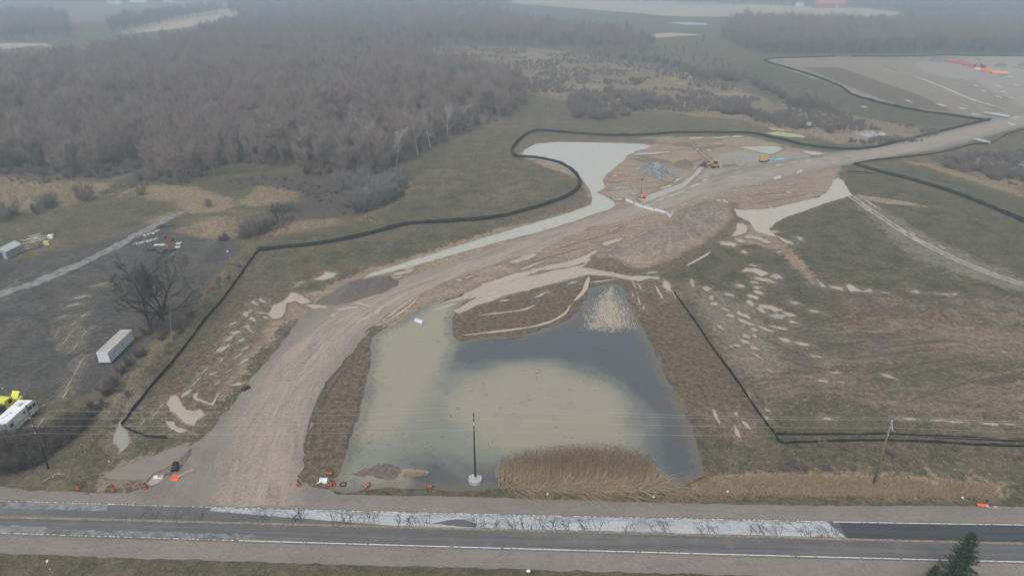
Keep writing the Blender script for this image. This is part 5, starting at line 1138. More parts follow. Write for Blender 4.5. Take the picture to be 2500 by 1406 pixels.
# ---- silt fences
fab_m = MAT('black_fabric', (.014, .015, .017), .9, .35, .8, 0, .1); stake_me = MB().box((0, 0, .55), (.05, .05, 1.25)).build('stake_proto', MAT('stake_wood', (.20, .165, .12), .9))
STK = stake_me.data; bpy.data.objects.remove(stake_me)
nfen = [0]
def silt_fence(label, pts, h=.95, rows=((0.0, 0.0),), stake_gap=3.0, step=1.2, end_roll=False):
    nfen[0] += 1; L = smooth_line(WP(pts), step); d = np.gradient(L, axis=0); d /= np.linalg.norm(d, axis=1)[:, None]; nr = np.stack([-d[:, 1], d[:, 0]], 1)
    e = thing('silt_fence', label, 'silt fence', (float(L[0, 0]), float(L[0, 1]), 0)); o0 = np.array([L[0, 0], L[0, 1]])
    acc = np.concatenate([[0], np.cumsum(np.linalg.norm(np.diff(L, axis=0), axis=1))])
    for off, lean in rows:
        n = len(L); wob = .28 * (fbm(L[:, 0], L[:, 1], 2.5, 7 + nfen[0], 2) - .5)
        C = L + nr * (off + wob)[:, None] - o0; z0 = terrain(L[:, 0], L[:, 1]) - .04; hh = h * (.66 + .62 * fbm(L[:, 0], L[:, 1], 2.4, 60 + nfen[0], 3))
        V = []
        for t, zz, k in ((-.02, 0, 0), (-.02, 1, 1), (.02, 1, 1), (.02, 0, 0)): V.append(np.column_stack([C + nr * (t + lean * k), z0 + hh * zz]))
        V = np.stack(V, 1).reshape(-1, 3); i = np.arange(n - 1) * 4
        F = np.vstack([np.stack([i + a, i + a + 1, i + a + 5, i + a + 4], 1) for a in range(3)])
        link('fabric', mesh_np('fabric', V, F), e, fab_m)
        q = np.arange(0, acc[-1], stake_gap)[:140]
        for s in q:
            j = min(n - 1, int(np.searchsorted(acc, s))); st_ = link('stake', STK, e); st_.location = (float(C[j, 0]), float(C[j, 1]), float(z0[j])); st_.rotation_euler = (rng.uniform(-.06, .06), rng.uniform(-.06, .06), 0)
    if len(rows) > 1:
        z0 = terrain(L[:, 0], L[:, 1]) + .12; a_ = L + nr * .52 - o0; c_ = L - nr * .52 - o0; n = len(L); i = np.arange(n - 1)
        V = np.vstack([np.column_stack([a_, z0]), np.column_stack([(a_ + c_) / 2, z0 + .35 + .15 * fbm(L[:, 0], L[:, 1], 2, 9, 2)]), np.column_stack([c_, z0])])
        link('straw_fill', mesh_np('straw_fill', V, np.vstack([np.stack([k * n + i, k * n + i + 1, (k + 1) * n + i + 1, (k + 1) * n + i], 1) for k in (0, 1)])), e, fill_m)
    return e
fill_m = MAT('dark_straw', (.040, .036, .032), .95, .5, 1.5)  # straw coloured dark so each double row reads as one dark band
D2 = ((-.55, .12), (.55, -.12))
silt_fence('long black silt fence curving round the upper basin, with a straw filled double row', [(630,614),(660,609),(700,605),(760,599),(830,588),(900,573),(960,557),(1010,547),(1100,542),(1200,534),(1265,520),(1340,498),(1390,478),(1413,458),(1416,445),(1402,422),(1372,402),(1330,390),(1290,385),(1262,384),(1251,374),(1254,360),(1275,337),(1300,323),(1330,321),(1420,328),(1500,332),(1590,330),(1640,326),(1700,325),(1780,326),(1835,327),(1880,336),(1920,345),(1960,355),(2020,363),(2085,366),(2140,360),(2200,346),(2300,322),(2400,297),(2418,291)], 1.15, D2, 5)
silt_fence('single black silt fence along the grassy berm, down to the road corner on the left', [(632,616),(618,632),(560,715),(500,786),(430,876),(370,946),(330,997),(297,1040)], .85, ((0, 0),), 3)
silt_fence('short curved black silt fence end behind the left road corner', [(298,1041),(330,1057),(365,1067),(408,1070)], .7, ((0, 0),), 2.5, .8)
silt_fence('black silt fence running down the right bank of the flooded pond', [(1645,716),(1690,776),(1740,851),(1800,933),(1860,1022),(1893,1062)], .75, ((0, 0),), 3)
silt_fence('back row of the black silt fences along the road on the right', [(1890,1063),(2000,1063),(2100,1063),(2172,1062),(2300,1069),(2400,1074),(2540,1079)], .75, ((0, 0),), 2.5, .8)
silt_fence('front row of the black silt fences along the road on the right', [(1893,1062),(1906,1081),(1960,1080),(2050,1077),(2172,1076),(2300,1082),(2400,1088),(2540,1091)], .62, ((0, 0),), 2.5, .8)
silt_fence('straight black double silt fence crossing the green field at right', [(2085,403),(2150,421),(2230,442),(2330,473),(2420,508),(2540,560)], 1.15, D2, 4)
silt_fence('torn wavy black silt fence along the near side of the far haul road', [(2083,401),(2130,393),(2200,386),(2260,379),(2300,373),(2340,363),(2380,353),(2415,351),(2440,340),(2470,325),(2540,310)], .8, ((0, 0),), 5)
silt_fence('black silt fence bounding the far work site on its near slope', [(1866,148),(1885,156),(1950,175),(2000,191),(2050,212),(2080,232),(2120,245),(2180,260),(2250,273),(2320,283),(2390,293),(2415,297)], 1.3, D2, 9, 2.5)
silt_fence('thin black silt fence at the back of the far work site, left part', [(1866,147),(1900,143),(1970,141),(2038,139)], 1.2, ((0, 0),), 10, 3)
silt_fence('thin black silt fence at the back of the far work site, right part', [(2080,139),(2200,139),(2300,136),(2400,137),(2560,138)], 1.2, ((0, 0),), 10, 3)
silt_fence('stray length of black fabric fence on the slope above the green field', [(2068,420),(2100,421),(2130,425)], .6, ((0, 0),), 6, 1.5)
x, y = at(641, 612); r_ = MB().tube((-1.9, .3, .45), (1.6, -.1, .45), .42, .46, 10); tag(r_.build('fabric_roll', fab_m), 'fat bundle of black fabric at the corner where two fences meet', 'fabric roll').location = (x, y, 0)

# ---- poles and wires
pole_m = MAT('creosote_pole', (.060, .048, .036), .85, .3, 2); pole_l = MAT('weathered_pole', (.150, .130, .095), .85, .3, 2); wire_m = MAT('wire', (.36, .34, .30), .5, .1)
poles = [((-80.7, 94.5), 14.0, pole_m, 'dark utility pole at the left, rising out of the roadside brush', (1000, 1019, 1038, 1055)), ((-6.3, 92.4), 14.1, pole_m, 'utility pole standing in the flooded ditch in the middle', (992, 1000, 1019, 1047)), ((61.8, 91.6), 13.0, pole_l, 'weathered olive utility pole at the right, in the dry grass', (1017, 1022, 1042, 1060))]
wz = []
for (x0, y0), h, pm, lb, rows in poles:
    z0 = TZ(x0, y0); e = thing('utility_pole', lb, 'utility pole', (x0, y0, z0))
    MB().tube((0, 0, -.4), (0, 0, h - z0), .19, .12, 12).build('pole', pm, e, True)
    zs = [zat(x0, y0, p_) for p_ in rows]; wz.append(zs)
    for k, zz in enumerate(zs):
        MB().lathe([(.03, 0), (.06, .03), (.05, .09), (.07, .12), (.04, .2)], 8, (0, -.17 if k else 0, min(zz, h) - z0 - .1)).build('insulator', MAT('porcelain', (.55, .56, .55), .3, .05), e)
    if x0 > 0:
        MB().tube((0, -.1, h - z0 - .2), (.35, -.25, h - z0 - 1.6), .06, .05, 8).tube((.35, -.25, h - z0 - 1.6), (.75, -.3, h - z0 - 1.9), .045, .04, 8).build('cutout_switch', MAT('pale_blue', (.45, .55, .60), .4), e)
    if abs(x0) < 20:
        MB().box((.0, -.16, h - z0 - 2.2), (.14, .06, .8)).build('marker_plate', white, e)
for k, lb in enumerate(['topmost of the four pale overhead wires', 'second overhead wire from the top', 'third overhead wire from the top', 'lowest of the four pale overhead wires']):
    ptsw = [(-150, 84, wz[0][k] - .6)] + [(poles[i][0][0], poles[i][0][1] - .2, wz[i][k]) for i in range(3)] + [(150, 88.5, wz[2][k] + .2)]; mb = MB()
    for a, b2 in zip(ptsw[:-1], ptsw[1:]):
        n = 14; pv0 = None
        for i in range(n + 1):
            t = i / n; p_ = Vector(a).lerp(Vector(b2), t) - Vector((0, 0, .55 * 4 * t * (1 - t)))
            if pv0 is not None: mb.tube(pv0, p_, .017, .017, 4, False)
            pv0 = p_
    tag(mb.build('power_line', wire_m), lb, 'power line', 'overhead wires')
x, y = at(1160, 1174)
e = thing('pole_footing', 'round stone filled collar at the foot of the middle pole', 'stone collar', (x, y, 0))
MB().pipe((0, 0, -.2), (0, 0, .62), 1.22, 1.14, 28).build('ring', MAT('corrugated_ring', (.30, .30, .30), .6, .2), e)
mb = MB()
for i in range(230):
    a = random.uniform(0, 6.28); r0 = 1.08 * math.sqrt(random.random()); mb.stone((r0 * math.cos(a), r0 * math.sin(a), .58 + .16 * (1 - r0)), random.uniform(.07, .14), i)
mb.build('stone', MAT('pale_stone', (.42, .42, .42), .85, .5, 6), e, kind='stuff')

# ---- traffic drums
dr_b = MAT('drum_black', (.020, .018, .018), .5); dr_o = MAT('drum_orange', (.62, .10, .03), .45, .08); dr_w = MAT('drum_pale_orange', (.74, .22, .10), .4, .06)
def drum():
    e = thing('traffic_drum', '', 'traffic drum')
    MB().lathe([(.40, 0), (.40, .07), (.36, .10)], 14).build('base', dr_b, e)
    MB().lathe([(.30, .08), (.215, .98), (.15, 1.03)], 16).build('body', dr_b, e)
    for z in (.12, .35, .58, .81): r0 = .318 - .094 * (z - .08); MB().lathe([(r0, z), (r0 - .012, z + .095)], 16).build('band', dr_o if z in (.35, .81) else dr_w, e)
    MB().box((0, 0, 1.06), (.2, .05, .09)).build('handle', dr_b, e); return e
D0 = drum(); nd = [0]
def put_drum(px, py, label, tip=None, az=0, z=0.0):
    x, y = at(px, py); e = D0 if nd[0] == 0 else dup(D0, (0, 0, 0)); nd[0] += 1; e['label'] = label; e['group'] = 'orange and black traffic drums'
    e.location = (x, y, z + .02); e.rotation_euler = (0, 0, az) if tip is None else (Matrix.Rotation(az, 3, 'Z') @ Matrix.Rotation(tip, 3, 'Y')).to_euler()
    if tip: e.location.z = z + .30
put_drum(193, 1194, 'upright orange and black drum on the shoulder, leftmost of all'); put_drum(278, 1198, 'upright drum on the shoulder, second from the left'); put_drum(356, 1191, 'upright drum beside the small ditch pool near the orange sign')
put_drum(729, 1184, 'upright drum at the right edge of the haul road mouth')
put_drum(799, 1158, 'toppled drum lying on the brown bank above the white culvert end', R(88), R(-8)); put_drum(811, 1186, 'toppled drum lying in the water beside the white culvert end', R(-84), R(14))
put_drum(816, 1184, 'drum standing tilted in the water among the fallen drums', R(-14), R(0), -.35); put_drum(892, 1192, 'half sunk drum leaning in the muddy ditch water', R(62), R(40), -.15); put_drum(1043, 1191, 'toppled drum lying at the grassy edge of the ditch near the pole', R(86), R(3))
def on(name, mb, mat, px, py, label, cat, rz=0, z=0.0, rot=None, group=None):
    x, y = at(px, py); o = mb.build(name, mat); o.location = (x, y, z); o.rotation_euler = rot or (0, 0, rz); return tag(o, label, cat, group)
on('striped_board', MB().box((0, 0, .06), (1.0, .25, .04)), dr_w, 824, 1181, 'broken striped barricade board floating by the fallen drums', 'board', .9)
mb = MB()
for i in range(14):
    a, b2 = i / 14 * 6.283, (i + 1) / 14 * 6.283; mb.tube((.5 * math.cos(a), .5 * math.sin(a), .1), (.5 * math.cos(b2), .5 * math.sin(b2), .1), .12, .12, 6, False)
on('tyre', mb, black, 838, 1183, 'black tyre lying in the ditch water right of the fallen drums', 'tyre')
on('branch', MB().tube((-1.6, -.3, .08), (.3, 0, .12), .05, .04, 5).tube((.3, 0, .12), (1.9, .9, .2), .04, .02, 5).tube((.3, 0, .12), (1.7, .2, .1), .04, .02, 5), MAT('grey_stick', (.16, .15, .14), .9), 843, 1177, 'forked dead branch in the ditch water behind the tyre', 'branch')

# ---- culvert ends, pipes
def flared(label, px, py, rz, z=0.0, s=1.0):
    x, y = at(px, py); e = thing('culvert_end', label, 'culvert end', (x, y, z), rz); e.scale = (s,) * 3
    MB().pipe((0, 0, .45), (.9, 0, .45), .62, .55, 18).pipe((.82, 0, .45), (1.0, 0, .45), .68, .56, 18).build('collar', white, e, True)
    vs = []; fs = []; n = 12
    for j, (xx, r0, zc) in enumerate(((0, .62, .45), (-.55, .72, .38), (-1.15, .95, .30))):
        for i in range(n + 1):
            t = math.pi * (1 + i / n) if j == 2 else math.pi * (.82 + 1.36 * i / n) if j == 1 else math.pi * (.6 + 1.8 * i / n)
            vs.append((xx, r0 * math.cos(t), zc + .6 * r0 * math.sin(t) + (0.05)))
    for j in range(2):
        for i in range(n): fs.append((j * (n + 1) + i, j * (n + 1) + i + 1, (j + 1) * (n + 1) + i + 1, (j + 1) * (n + 1) + i))
    o = MB().add(vs, fs).build('apron', white, e, True); sm_ = o.modifiers.new('wall', 'SOLIDIFY'); sm_.thickness = .06; return e
flared('white flared culvert end opening towards the fallen drums', 790, 1178, R(-8), .1, .85); flared('white flared culvert end beside the small pool by the orange sign', 388, 1168, R(200), .0, .7)
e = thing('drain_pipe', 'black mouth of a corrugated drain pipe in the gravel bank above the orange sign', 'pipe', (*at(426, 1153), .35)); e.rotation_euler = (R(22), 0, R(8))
MB().pipe((0, 1.6, 0), (0, 0, 0), .52, .46, 20).build('barrel', black, e, True); MB().lathe([(.47, 0), (.47, .02)], 18).build('dark_inside', MAT('pipe_shade', (.008, .008, .009), .9), e).rotation_euler = (R(90), 0, 0); e.children[1].location = (0, .25, 0)  # black disc painted in as the shade inside the pipe
a, b2 = at(1016, 786), at(1035, 792); e = thing('concrete_pipe', 'single pale concrete pipe lying in the shallow water beside the haul road', 'pipe', ((a[0] + b2[0]) / 2, (a[1] + b2[1]) / 2, .42), math.atan2(b2[1] - a[1], b2[0] - a[0]))
MB().pipe((-1.25, 0, 0), (1.1, 0, 0), .60, .48, 24).build('barrel', MAT('pale_pipe', (.55, .57, .58), .6, .1), e, True); MB().pipe((-1.32, 0, 0), (-1.05, 0, 0), .66, .5, 24).build('bell', MAT('pale_pipe'), e, True)
for k, (px, py) in enumerate([(2421,282),(2430,283.5),(2438,285),(2446,286.5)]):
    lb = ['leftmost', 'second', 'third', 'rightmost'][k]; on('concrete_pipe', MB().pipe((-4, 0, 0), (4, 0, 0), .85, .7, 14), MAT('grey_pipe', (.36, .38, .39), .7, .1), px, py, lb + ' of the four long grey pipes stacked by the far road end', 'pipe', R(-58), .85, None, 'grey pipes by the far road')
for k, (px, py) in enumerate([(2391,346),(2401,349)]): on('concrete_pipe', MB().pipe((-3, 0, 0), (3, 0, 0), .7, .55, 14), MAT('grey_pipe'), px, py, ['left', 'right'][k] + ' of two grey pipes lying across the torn fence by the far road', 'pipe', R(-62), .7, None, 'grey pipe pair')
for k in range(4): on('plastic_pipe', MB().pipe((-4.2, 0, 0), (4.2, 0, 0), .36, .30, 10), MAT('dark_pipe', (.05, .055, .065), .5), 1714 + k * 5.5, 402 + k * .9, ['first', 'second', 'third', 'last'][k] + ' of four dark pipes lying side by side left of the small dozer', 'pipe', R(62), .36, None, 'dark pipes by the dozer')
for k in range(3): on('plastic_pipe', MB().pipe((-3.2, 0, 0), (3.2, 0, 0), .17, .13, 8), MAT('blue_pipe', (.13, .42, .55), .45), 1898 + k * 3, 390 + k * 1.1, ['back', 'middle', 'front'][k] + ' one of the blue pipes beside the yellow pump', 'pipe', R(9 - k * 2), .18 + .1 * (k == 1), None, 'blue pipes by the pump')

# ---- concrete barriers
bar_me = MB().prism([(-.34, 0), (-.34, .08), (-.19, .30), (-.10, .86), (.10, .86), (.19, .30), (.34, .08), (.34, 0)], 3.95).build('b', MAT('barrier_concrete', (.50, .51, .52), .8, .15, 1.5)); BAR = bar_me.data; bpy.data.objects.remove(bar_me)
for (p, q), lb in zip([((1526,489),(1548,499)),((1549,499),(1570,508)),((1571,507),(1597,515)),((1598,514),(1625,522)),((1626,521),(1637,531)),((1637,529),(1644,518)),((1886,439),(1908,433)),((1943,425),(1961,417)),((2456,302),(2484,309)),((1955,466),(1957,466))],
    ['concrete barrier across the haul road, at the upper left end of the row','second concrete barrier from the upper left in the row across the haul road','concrete barrier third from the left, in the middle of the haul road','concrete barrier fourth from the left, at the right half of the haul road','concrete barrier turned away at the right end of the row','pale concrete barrier forming a V with the end of the row','lone concrete barrier lying at the road edge, the left one of two','lone concrete barrier at the road edge, right of the other lone one','pale concrete barrier beside the far road end','']):
    if not lb: continue
    a, b2 = WP([p, q]); c_ = (a + b2) / 2; o = tag(link('concrete_barrier', BAR), lb, 'concrete barrier', 'concrete road barriers'); L_ = np.linalg.norm(b2 - a)
    o.location = (c_[0], c_[1], .06); o.rotation_euler = (0, 0, math.atan2(b2[1] - a[1], b2[0] - a[0])); o.scale = (min(1.15, max(.8, L_ / 4.0)), 1, 1)

# ---- piles
def pile(name, label, outline, slope, top, mat, res=.6, rgh=.25, seed=1, stones=None, ridge=None):
    P = rough(smooth_poly(WP(outline), 1.2), .8, 1.5 if stones else .5, 3 if stones else 2, seed); c_ = P.mean(0); e = thing(name, label, 'pile', (c_[0], c_[1], 0))
    lo = P.min(0); hi = P.max(0); gx, gy = np.meshgrid(np.arange(lo[0], hi[0], res), np.arange(lo[1], hi[1], res)); gx = gx.ravel(); gy = gy.ravel(); k = sdist(P, gx, gy, 3) > res * .5
    pts_ = [Vector(map(float, p_)) for p_ in P] + [Vector((float(a_), float(b_))) for a_, b_ in zip(gx[k], gy[k])]
    r = delaunay_2d_cdt(pts_, [(i, (i + 1) % len(P)) for i in range(len(P))], [], 1, 1e-4); V = np.array([(v.x, v.y) for v in r[0]])
    d = np.maximum(0, sdist(P, V[:, 0], V[:, 1], 20)); 
    zt = top if ridge is None else np.max([hgt * np.exp(-((V[:, 0] - cx) ** 2 + (V[:, 1] - cy) ** 2) / (2 * s0 * s0)) for (cx, cy), hgt, s0 in ridge], 0)
    h = np.minimum(d * slope, zt) if ridge is None else np.minimum(d * slope * 1.3, zt)
    h = h + np.minimum(1, d) * rgh * (fbm(V[:, 0], V[:, 1], 1.6, seed, 3) - .5)
    h = h + .03
    me = mesh_np(name, np.column_stack([V - c_, h]), np.array([tuple(f) for f in r[2]]))
    if me.polygons[0].normal.z < 0: me.flip_normals()
    link('heap', me, e, mat, True)
    if stones:
        n_, r0, r1, sm2 = stones; q = spread_in(P.mean(0) + (P - P.mean(0)) * 1.14, n_, seed); hz_ = np.minimum(np.maximum(0, sdist(P, q[:, 0], q[:, 1], 20)) * slope, top); mb = MB()
        for i in range(n_): mb.stone((q[i, 0] - c_[0], q[i, 1] - c_[1], hz_[i] + .1), random.uniform(r0, r1), i)
        mb.build('stone', sm2, e, kind='stuff')
    return e
gp_m = simple('crushed_stone', (.115, .098, .088), .9, .22, 2.5); sp_m = simple('spoil', (.150, .120, .095), .9, .3, 1.5)
pk = [W(x, y) for x, y in [(872, 716), (945, 695), (905, 705)]]
pile('gravel_pile', 'twin peaked heap of dark crushed gravel beside the haul road', [(768,741),(800,722),(850,700),(885,690),(925,682),(960,681),(976,689),(972,697),(955,704),(930,716),(880,732),(830,744),(790,744)], .75, 3.0, gp_m, .5, .12, 3, None, [(pk[0], 3.6, 4.6), (pk[1], 2.5, 5.0), (pk[2], 2.3, 4)])
rk_m = simple('blast_rock', (.235, .24, .25), .85, .55, 1.2)
pile('rock_pile', 'heap of pale grey broken rock on the muddy lot beyond the barriers', [(1560,413),(1576,407),(1590,409),(1606,405),(1628,411),(1646,422),(1652,430),(1632,432),(1612,439),(1592,433),(1572,424)], .6, 3.0, MAT('rock_gap', (.15, .15, .15), .9), .8, .5, 5, (760, .22, .62, rk_m))
pile('soil_pile', 'brown soil heap behind the grey rock heap', [(1645,400),(1660,393),(1680,393),(1692,400),(1685,410),(1660,411)], .55, 2.0, sp_m, .8, .4, 6)
for q, (pts, lb) in enumerate([([(1550,380),(1575,380),(1640,396),(1640,402),(1600,394)], 'low long soil ridge running from the basin to the soil heap'), ([(1540,388),(1560,387),(1600,396),(1590,400)], 'lower soil ridge by the basin, in front of the longer one'), ([(1790,400),(1762,403),(1770,408),(1800,406)], 'low dark soil heap right of the small dozer'), ([(1975,382),(1990,379),(2012,381),(2005,385),(1985,386)], 'low dark soil mound beside the far end of the muddy lot'), ([(1708,360),(1770,354),(1772,357),(1715,366)], 'thin soil ridge behind the muddy lot'), ([(1600,346),(1650,350),(1670,345),(1690,358),(1700,362),(1660,357)], 'tracked soil ridge at the top of the muddy lot')]):
    pile('soil_pile', lb, pts, .35, .9, sp_m, .8, .25, 10 + q)
fp_m = simple('far_spoil', (.16, .15, .14), .9, .2, 1)
for q, (px, py, w_, h_, lb) in enumerate([(2288,147,22,3.2,'broad grey heap at the back left of the far work site'),(2342,152,12,2.4,'small grey heap behind the red pipes'),(2442,160,15,4.2,'pointed dark grey heap right of the red pipes'),(2496,159,14,3.2,'grey heap cut by the right edge, far work site'),(2450,186,12,1.4,'low dark heap in front of the red pipes'),(1905,150,10,1.2,'low heap at the left tip of the far work site')]):
    pile('soil_pile', lb, [(px + w_ * math.cos(t), py + w_ * .24 * math.sin(t)) for t in np.linspace(0, 6.28, 10, endpoint=False)], .62, h_, fp_m, 1.6, .4, 30 + q)

# ---- machines on the muddy lot
x, y = at(1743, 409); e = thing('bulldozer', 'small yellow bulldozer parked beside orange fencing on the muddy lot', 'bulldozer', (x, y, .05), R(20)); e.scale = (1.25,) * 3
for s_ in (-1, 1):
    MB().prism([(-1.6, .15), (-1.75, .45), (-1.45, .8), (1.45, .8), (1.75, .45), (1.6, .15), (1.3, 0), (-1.3, 0)], .5, Matrix.Translation((s_ * .95, 0, 0))).build('track', black, e)
MB().box((0, .75, 1.15), (1.1, 1.7, .8)).build('engine_hood', hazcol, e); MB().box((0, -.6, 1.05), (1.5, 1.3, .7)).build('body', hazcol, e)
MB().box((0, -.6, 1.95), (1.2, 1.1, 1.1), taper=(.88, .88)).build('cab', glass, e); MB().box((0, -.6, 2.56), (1.4, 1.4, .12)).build('roof', hazcol, e)
MB().prism([(-.1, 0), (.12, .05), (0, .5), (.12, 1.05), (-.02, 1.1), (-.16, .5)], 3.1, Matrix.Translation((0, 2.25, 0))).build('blade', hazcol, e); MB().tube((0, 1.1, 1.5), (0, 1.1, 2.1), .06, .06, 6).build('exhaust', black, e)
for px, py, w_, rz, lb in [(1731, 409, 2.2, .3, 'heap of orange mesh fencing left of the small dozer'), (1754, 411, 2.4, -.2, 'heap of orange mesh fencing right of the small dozer')]:
    mb = MB()
    for i in range(9): mb.box((random.uniform(-.5, .5) * w_, random.uniform(-.3, .3), .15 + random.random() * .35), (random.uniform(.5, 1.1), .5, .10), random.uniform(0, 3), random.uniform(-.5, .5))
    on('orange_netting', mb, MAT('faded_orange', (.70, .27, .14), .6, .25), px, py, lb, 'netting', rz)
x, y = at(1863, 396); e = thing('water_pump', 'tan yellow trailer mounted pump with two upright housings beside blue pipes', 'pump', (x, y, .05), R(6)); e.scale = (1.25,) * 3
MB().box((0, 0, .45), (3.0, 1.5, .22)).build('chassis', black, e); MB().box((-.72, 0, 1.5), (1.25, 1.4, 1.9)).build('housing', MAT('tan_yellow', (.46, .33, .13), .6, .2), e); MB().box((.68, 0, 1.55), (1.1, 1.35, 2.0)).build('housing', MAT('tan_yellow'), e)
MB().box((-.05, 0, 1.2), (.2, 1.1, 1.2)).build('gap_frame', black, e); MB().tube((1.4, 0, .7), (2.4, .3, .5), .22, .2, 10).build('hose_coupling', black, e)
for s_ in (-1, 1): MB().tube((s_ * .8, -.85, .38), (s_ * .8, .85, .38), .38, .38, 14).build('wheel', black, e)
x, y = at(1570, 484); e = thing('light_tower', 'orange towable light tower with a raised dark mast above the barriers', 'light tower', (x, y, .05), R(10))
MB().box((.2, 0, .95), (1.9, 1.1, 1.05), taper=(.9, .85)).build('generator_box', orange, e); MB().box((-.85, 0, 1.0), (.12, 1.1, 1.15)).build('end_panel', white, e); MB().box((0, 0, .4), (2.6, .9, .12)).build('chassis', black, e)
MB().tube((-.9, 0, .5), (-.9, 0, 4.2), .15, .13, 8).tube((-.9, 0, 4.2), (-.9, 0, 7.4), .10, .08, 8).build('mast', MAT('dark_mast', (.05, .045, .04), .6), e)
for dx, dz in ((-.35, 7.2), (.35, 7.6)): MB().box((-.9 + dx, -.1, dz), (.45, .22, .4)).build('floodlight', MAT('dark_mast'), e)
for s_ in (-1, 1): MB().tube((.2, s_ * .62, .38), (.2, s_ * .78, .38), .38, .38, 14).build('wheel', black, e)
MB().tube((-1.3, 0, .4), (-2.9, -.2, .25), .06, .05, 6).build('drawbar', black, e)

# ---- far work site: red pipes, machine, van; farm on the horizon
for q, (px, py, w_, col, lb) in enumerate([(2322,152,5,'red','farthest stack of red pipes, behind the others'),(2348,156,6,'red','long stack of red pipes next to the farthest one'),(2366,160,6,'red','stack of red pipes left of the dark machine'),(2384,165,6,'red','stack of red pipes beside the white van'),(2400,172,6,'org','orange red pipe stack right of the dark machine'),(2420,176,7,'org','bright orange pipe stack near the front'),(2440,180,6,'pale','pale orange pipe stack nearest of the row')]):
    cm2 = {'red': MAT('red_pipe', (.42, .10, .09), .6), 'org': MAT('orange_pipe', (.62, .18, .10), .6), 'pale': MAT('pale_orange_pipe', (.72, .30, .18), .6)}[col]; x, y = at(px, py); e = thing('pipe_stack', lb, 'pipe stack', (x, y, 0), R(-18), 'red pipe stacks of the far site')
    me0 = None
    for r_ in range(2):
        for k in range(5 - r_):
            o = MB().tube((-w_, 0, 0), (w_, 0, 0), .42, .42, 8).build('pipe', cm2, e) if me0 is None else link('pipe', me0, e); me0 = o.data; o.location = (0, (k - 2 + r_ * .5) * .86, .42 + r_ * .74)
x, y = at(2398, 168); e = thing('excavator', 'dark red excavator working among the red pipes of the far site', 'excavator', (x, y, .1), R(30)); e.scale = (1.3,) * 3
dkr = MAT('dark_red', (.22, .075, .07), .6)
for s_ in (-1, 1): MB().prism([(-1.7, .1), (-1.8, .5), (-1.5, .8), (1.5, .8), (1.8, .5), (1.7, .1)], .5, Matrix.Translation((s_, 0, 0))).build('track', black, e)
MB().box((0, -.3, 1.5), (2.4, 2.8, 1.2)).build('house', dkr, e); MB().box((-.7, .8, 2.2), (.9, 1.2, 1.3)).build('cab', glass, e); MB().tube((.3, 1, 1.8), (.3, 3.2, 4.0), .28, .24, 6).tube((.3, 3.2, 4.0), (.3, 5.2, 2.0), .22, .18, 6).build('boom', dkr, e); MB().box((.3, 5.3, 1.5), (.9, .7, .8)).build('bucket', black, e)
x, y = at(2386, 172); e = thing('van', 'white van parked before the red pipes of the far site', 'van', (x, y, 0), R(10)); MB().prism([(-1, .4), (-1, 2.2), (1, 2.2), (1, .4)], 4.6, Matrix.Translation((-.3, 0, 0))).build('body', white, e); MB().box((2.4, 0, .95), (1.1, 1.9, 1.0)).build('bonnet', white, e); MB().box((2.02, 0, 1.75), (.08, 1.7, .7)).build('windscreen', glass, e)
for s_ in (-1, 1):
    for dx in (-1.6, 2.0): MB().tube((dx, s_ * .8, .4), (dx, s_ * 1.03, .4), .4, .4, 12).build('wheel', black, e)
x, y = at(2455, 190); on('plastic_pipe', MB().box((0, 0, .5), (7, .8, .5)), MAT('pale_green', (.45, .55, .52), .6), 2460, 190, 'pale green pipe lying in front of the orange pipe stacks', 'pipe')
def barn(px, py, L_, w_, h_, wall, roof, label, rz=0):
    x, y = at(px, py); e = thing('barn', label, 'barn', (x, y, 0), rz); MB().box((0, 0, h_ / 2), (L_, w_, h_)).build('wall', wall, e)
    MB().prism([(-w_ * .55, h_), (0, h_ + w_ * .32), (w_ * .55, h_), (w_ * .5, h_ - .2), (-w_ * .5, h_ - .2)], L_ * 1.03).build('roof', roof, e); MB().box((L_ * .2, -w_ / 2 - .05, h_ * .4), (4, .1, h_ * .8)).build('door', offw, e); return e
redr = MAT('red_roof', (.40, .12, .11), .6); redw = MAT('red_boards', (.30, .09, .08), .8)
barn(2022, 20, 66, 26, 9, redw, redr, 'long red roofed barn far off beyond the right hand woods'); barn(2046, 15, 26, 20, 17, white, redr, 'tall white walled barn with red roof behind the long red one')
barn(1950, 16, 18, 12, 5, white, MAT('grey_roof', (.35, .37, .38), .6), 'small white shed left of the far red barn'); barn(286, 11, 34, 20, 9, MAT('pale_boards', (.45, .46, .45), .8), MAT('grey_roof'), 'pale farm building far off at the upper left'); barn(342, 6, 46, 22, 10, white, MAT('grey_roof'), 'white farm building far off, right of the pale one'); barn(415, 6, 26, 18, 8, offw, MAT('grey_roof'), 'small farmhouse far off beside the distant trees')

# ---- yard at the left: trailer, motor home, truck, shed, junk
e = thing('box_trailer', 'weathered white box trailer parked at the edge of the dark yard', 'trailer', (-90.4, 135.6, 0), R(0.5))
tw_ = MAT('trailer_white', (.52, .53, .545), .55, .12, .7)
MB().box((0, 0, 1.72), (2.55, 10.5, 2.5)).build('body', tw_, e); MB().box((0, 0, 2.99), (2.42, 10.36, .05)).build('roof', MAT('roof_dirt', (.40, .375, .36), .8, .2, 1), e)
rme = None
for k in range(18):
    o = MB().box((0, 0, 3.03), (2.40, .10, .05)).build('roof_rib', MAT('roof_rib', (.30, .285, .27), .8), e) if rme is None else link('roof_rib', rme, e); rme = o.data; o.location = (0, -4.9 + k * .577, 0)
for s_ in (-1, 1): MB().box((s_ * 1.285, 0, 2.97), (.07, 10.54, .14)).box((s_ * 1.285, 0, .52), (.07, 10.54, .14)).build('side_rail', white, e)
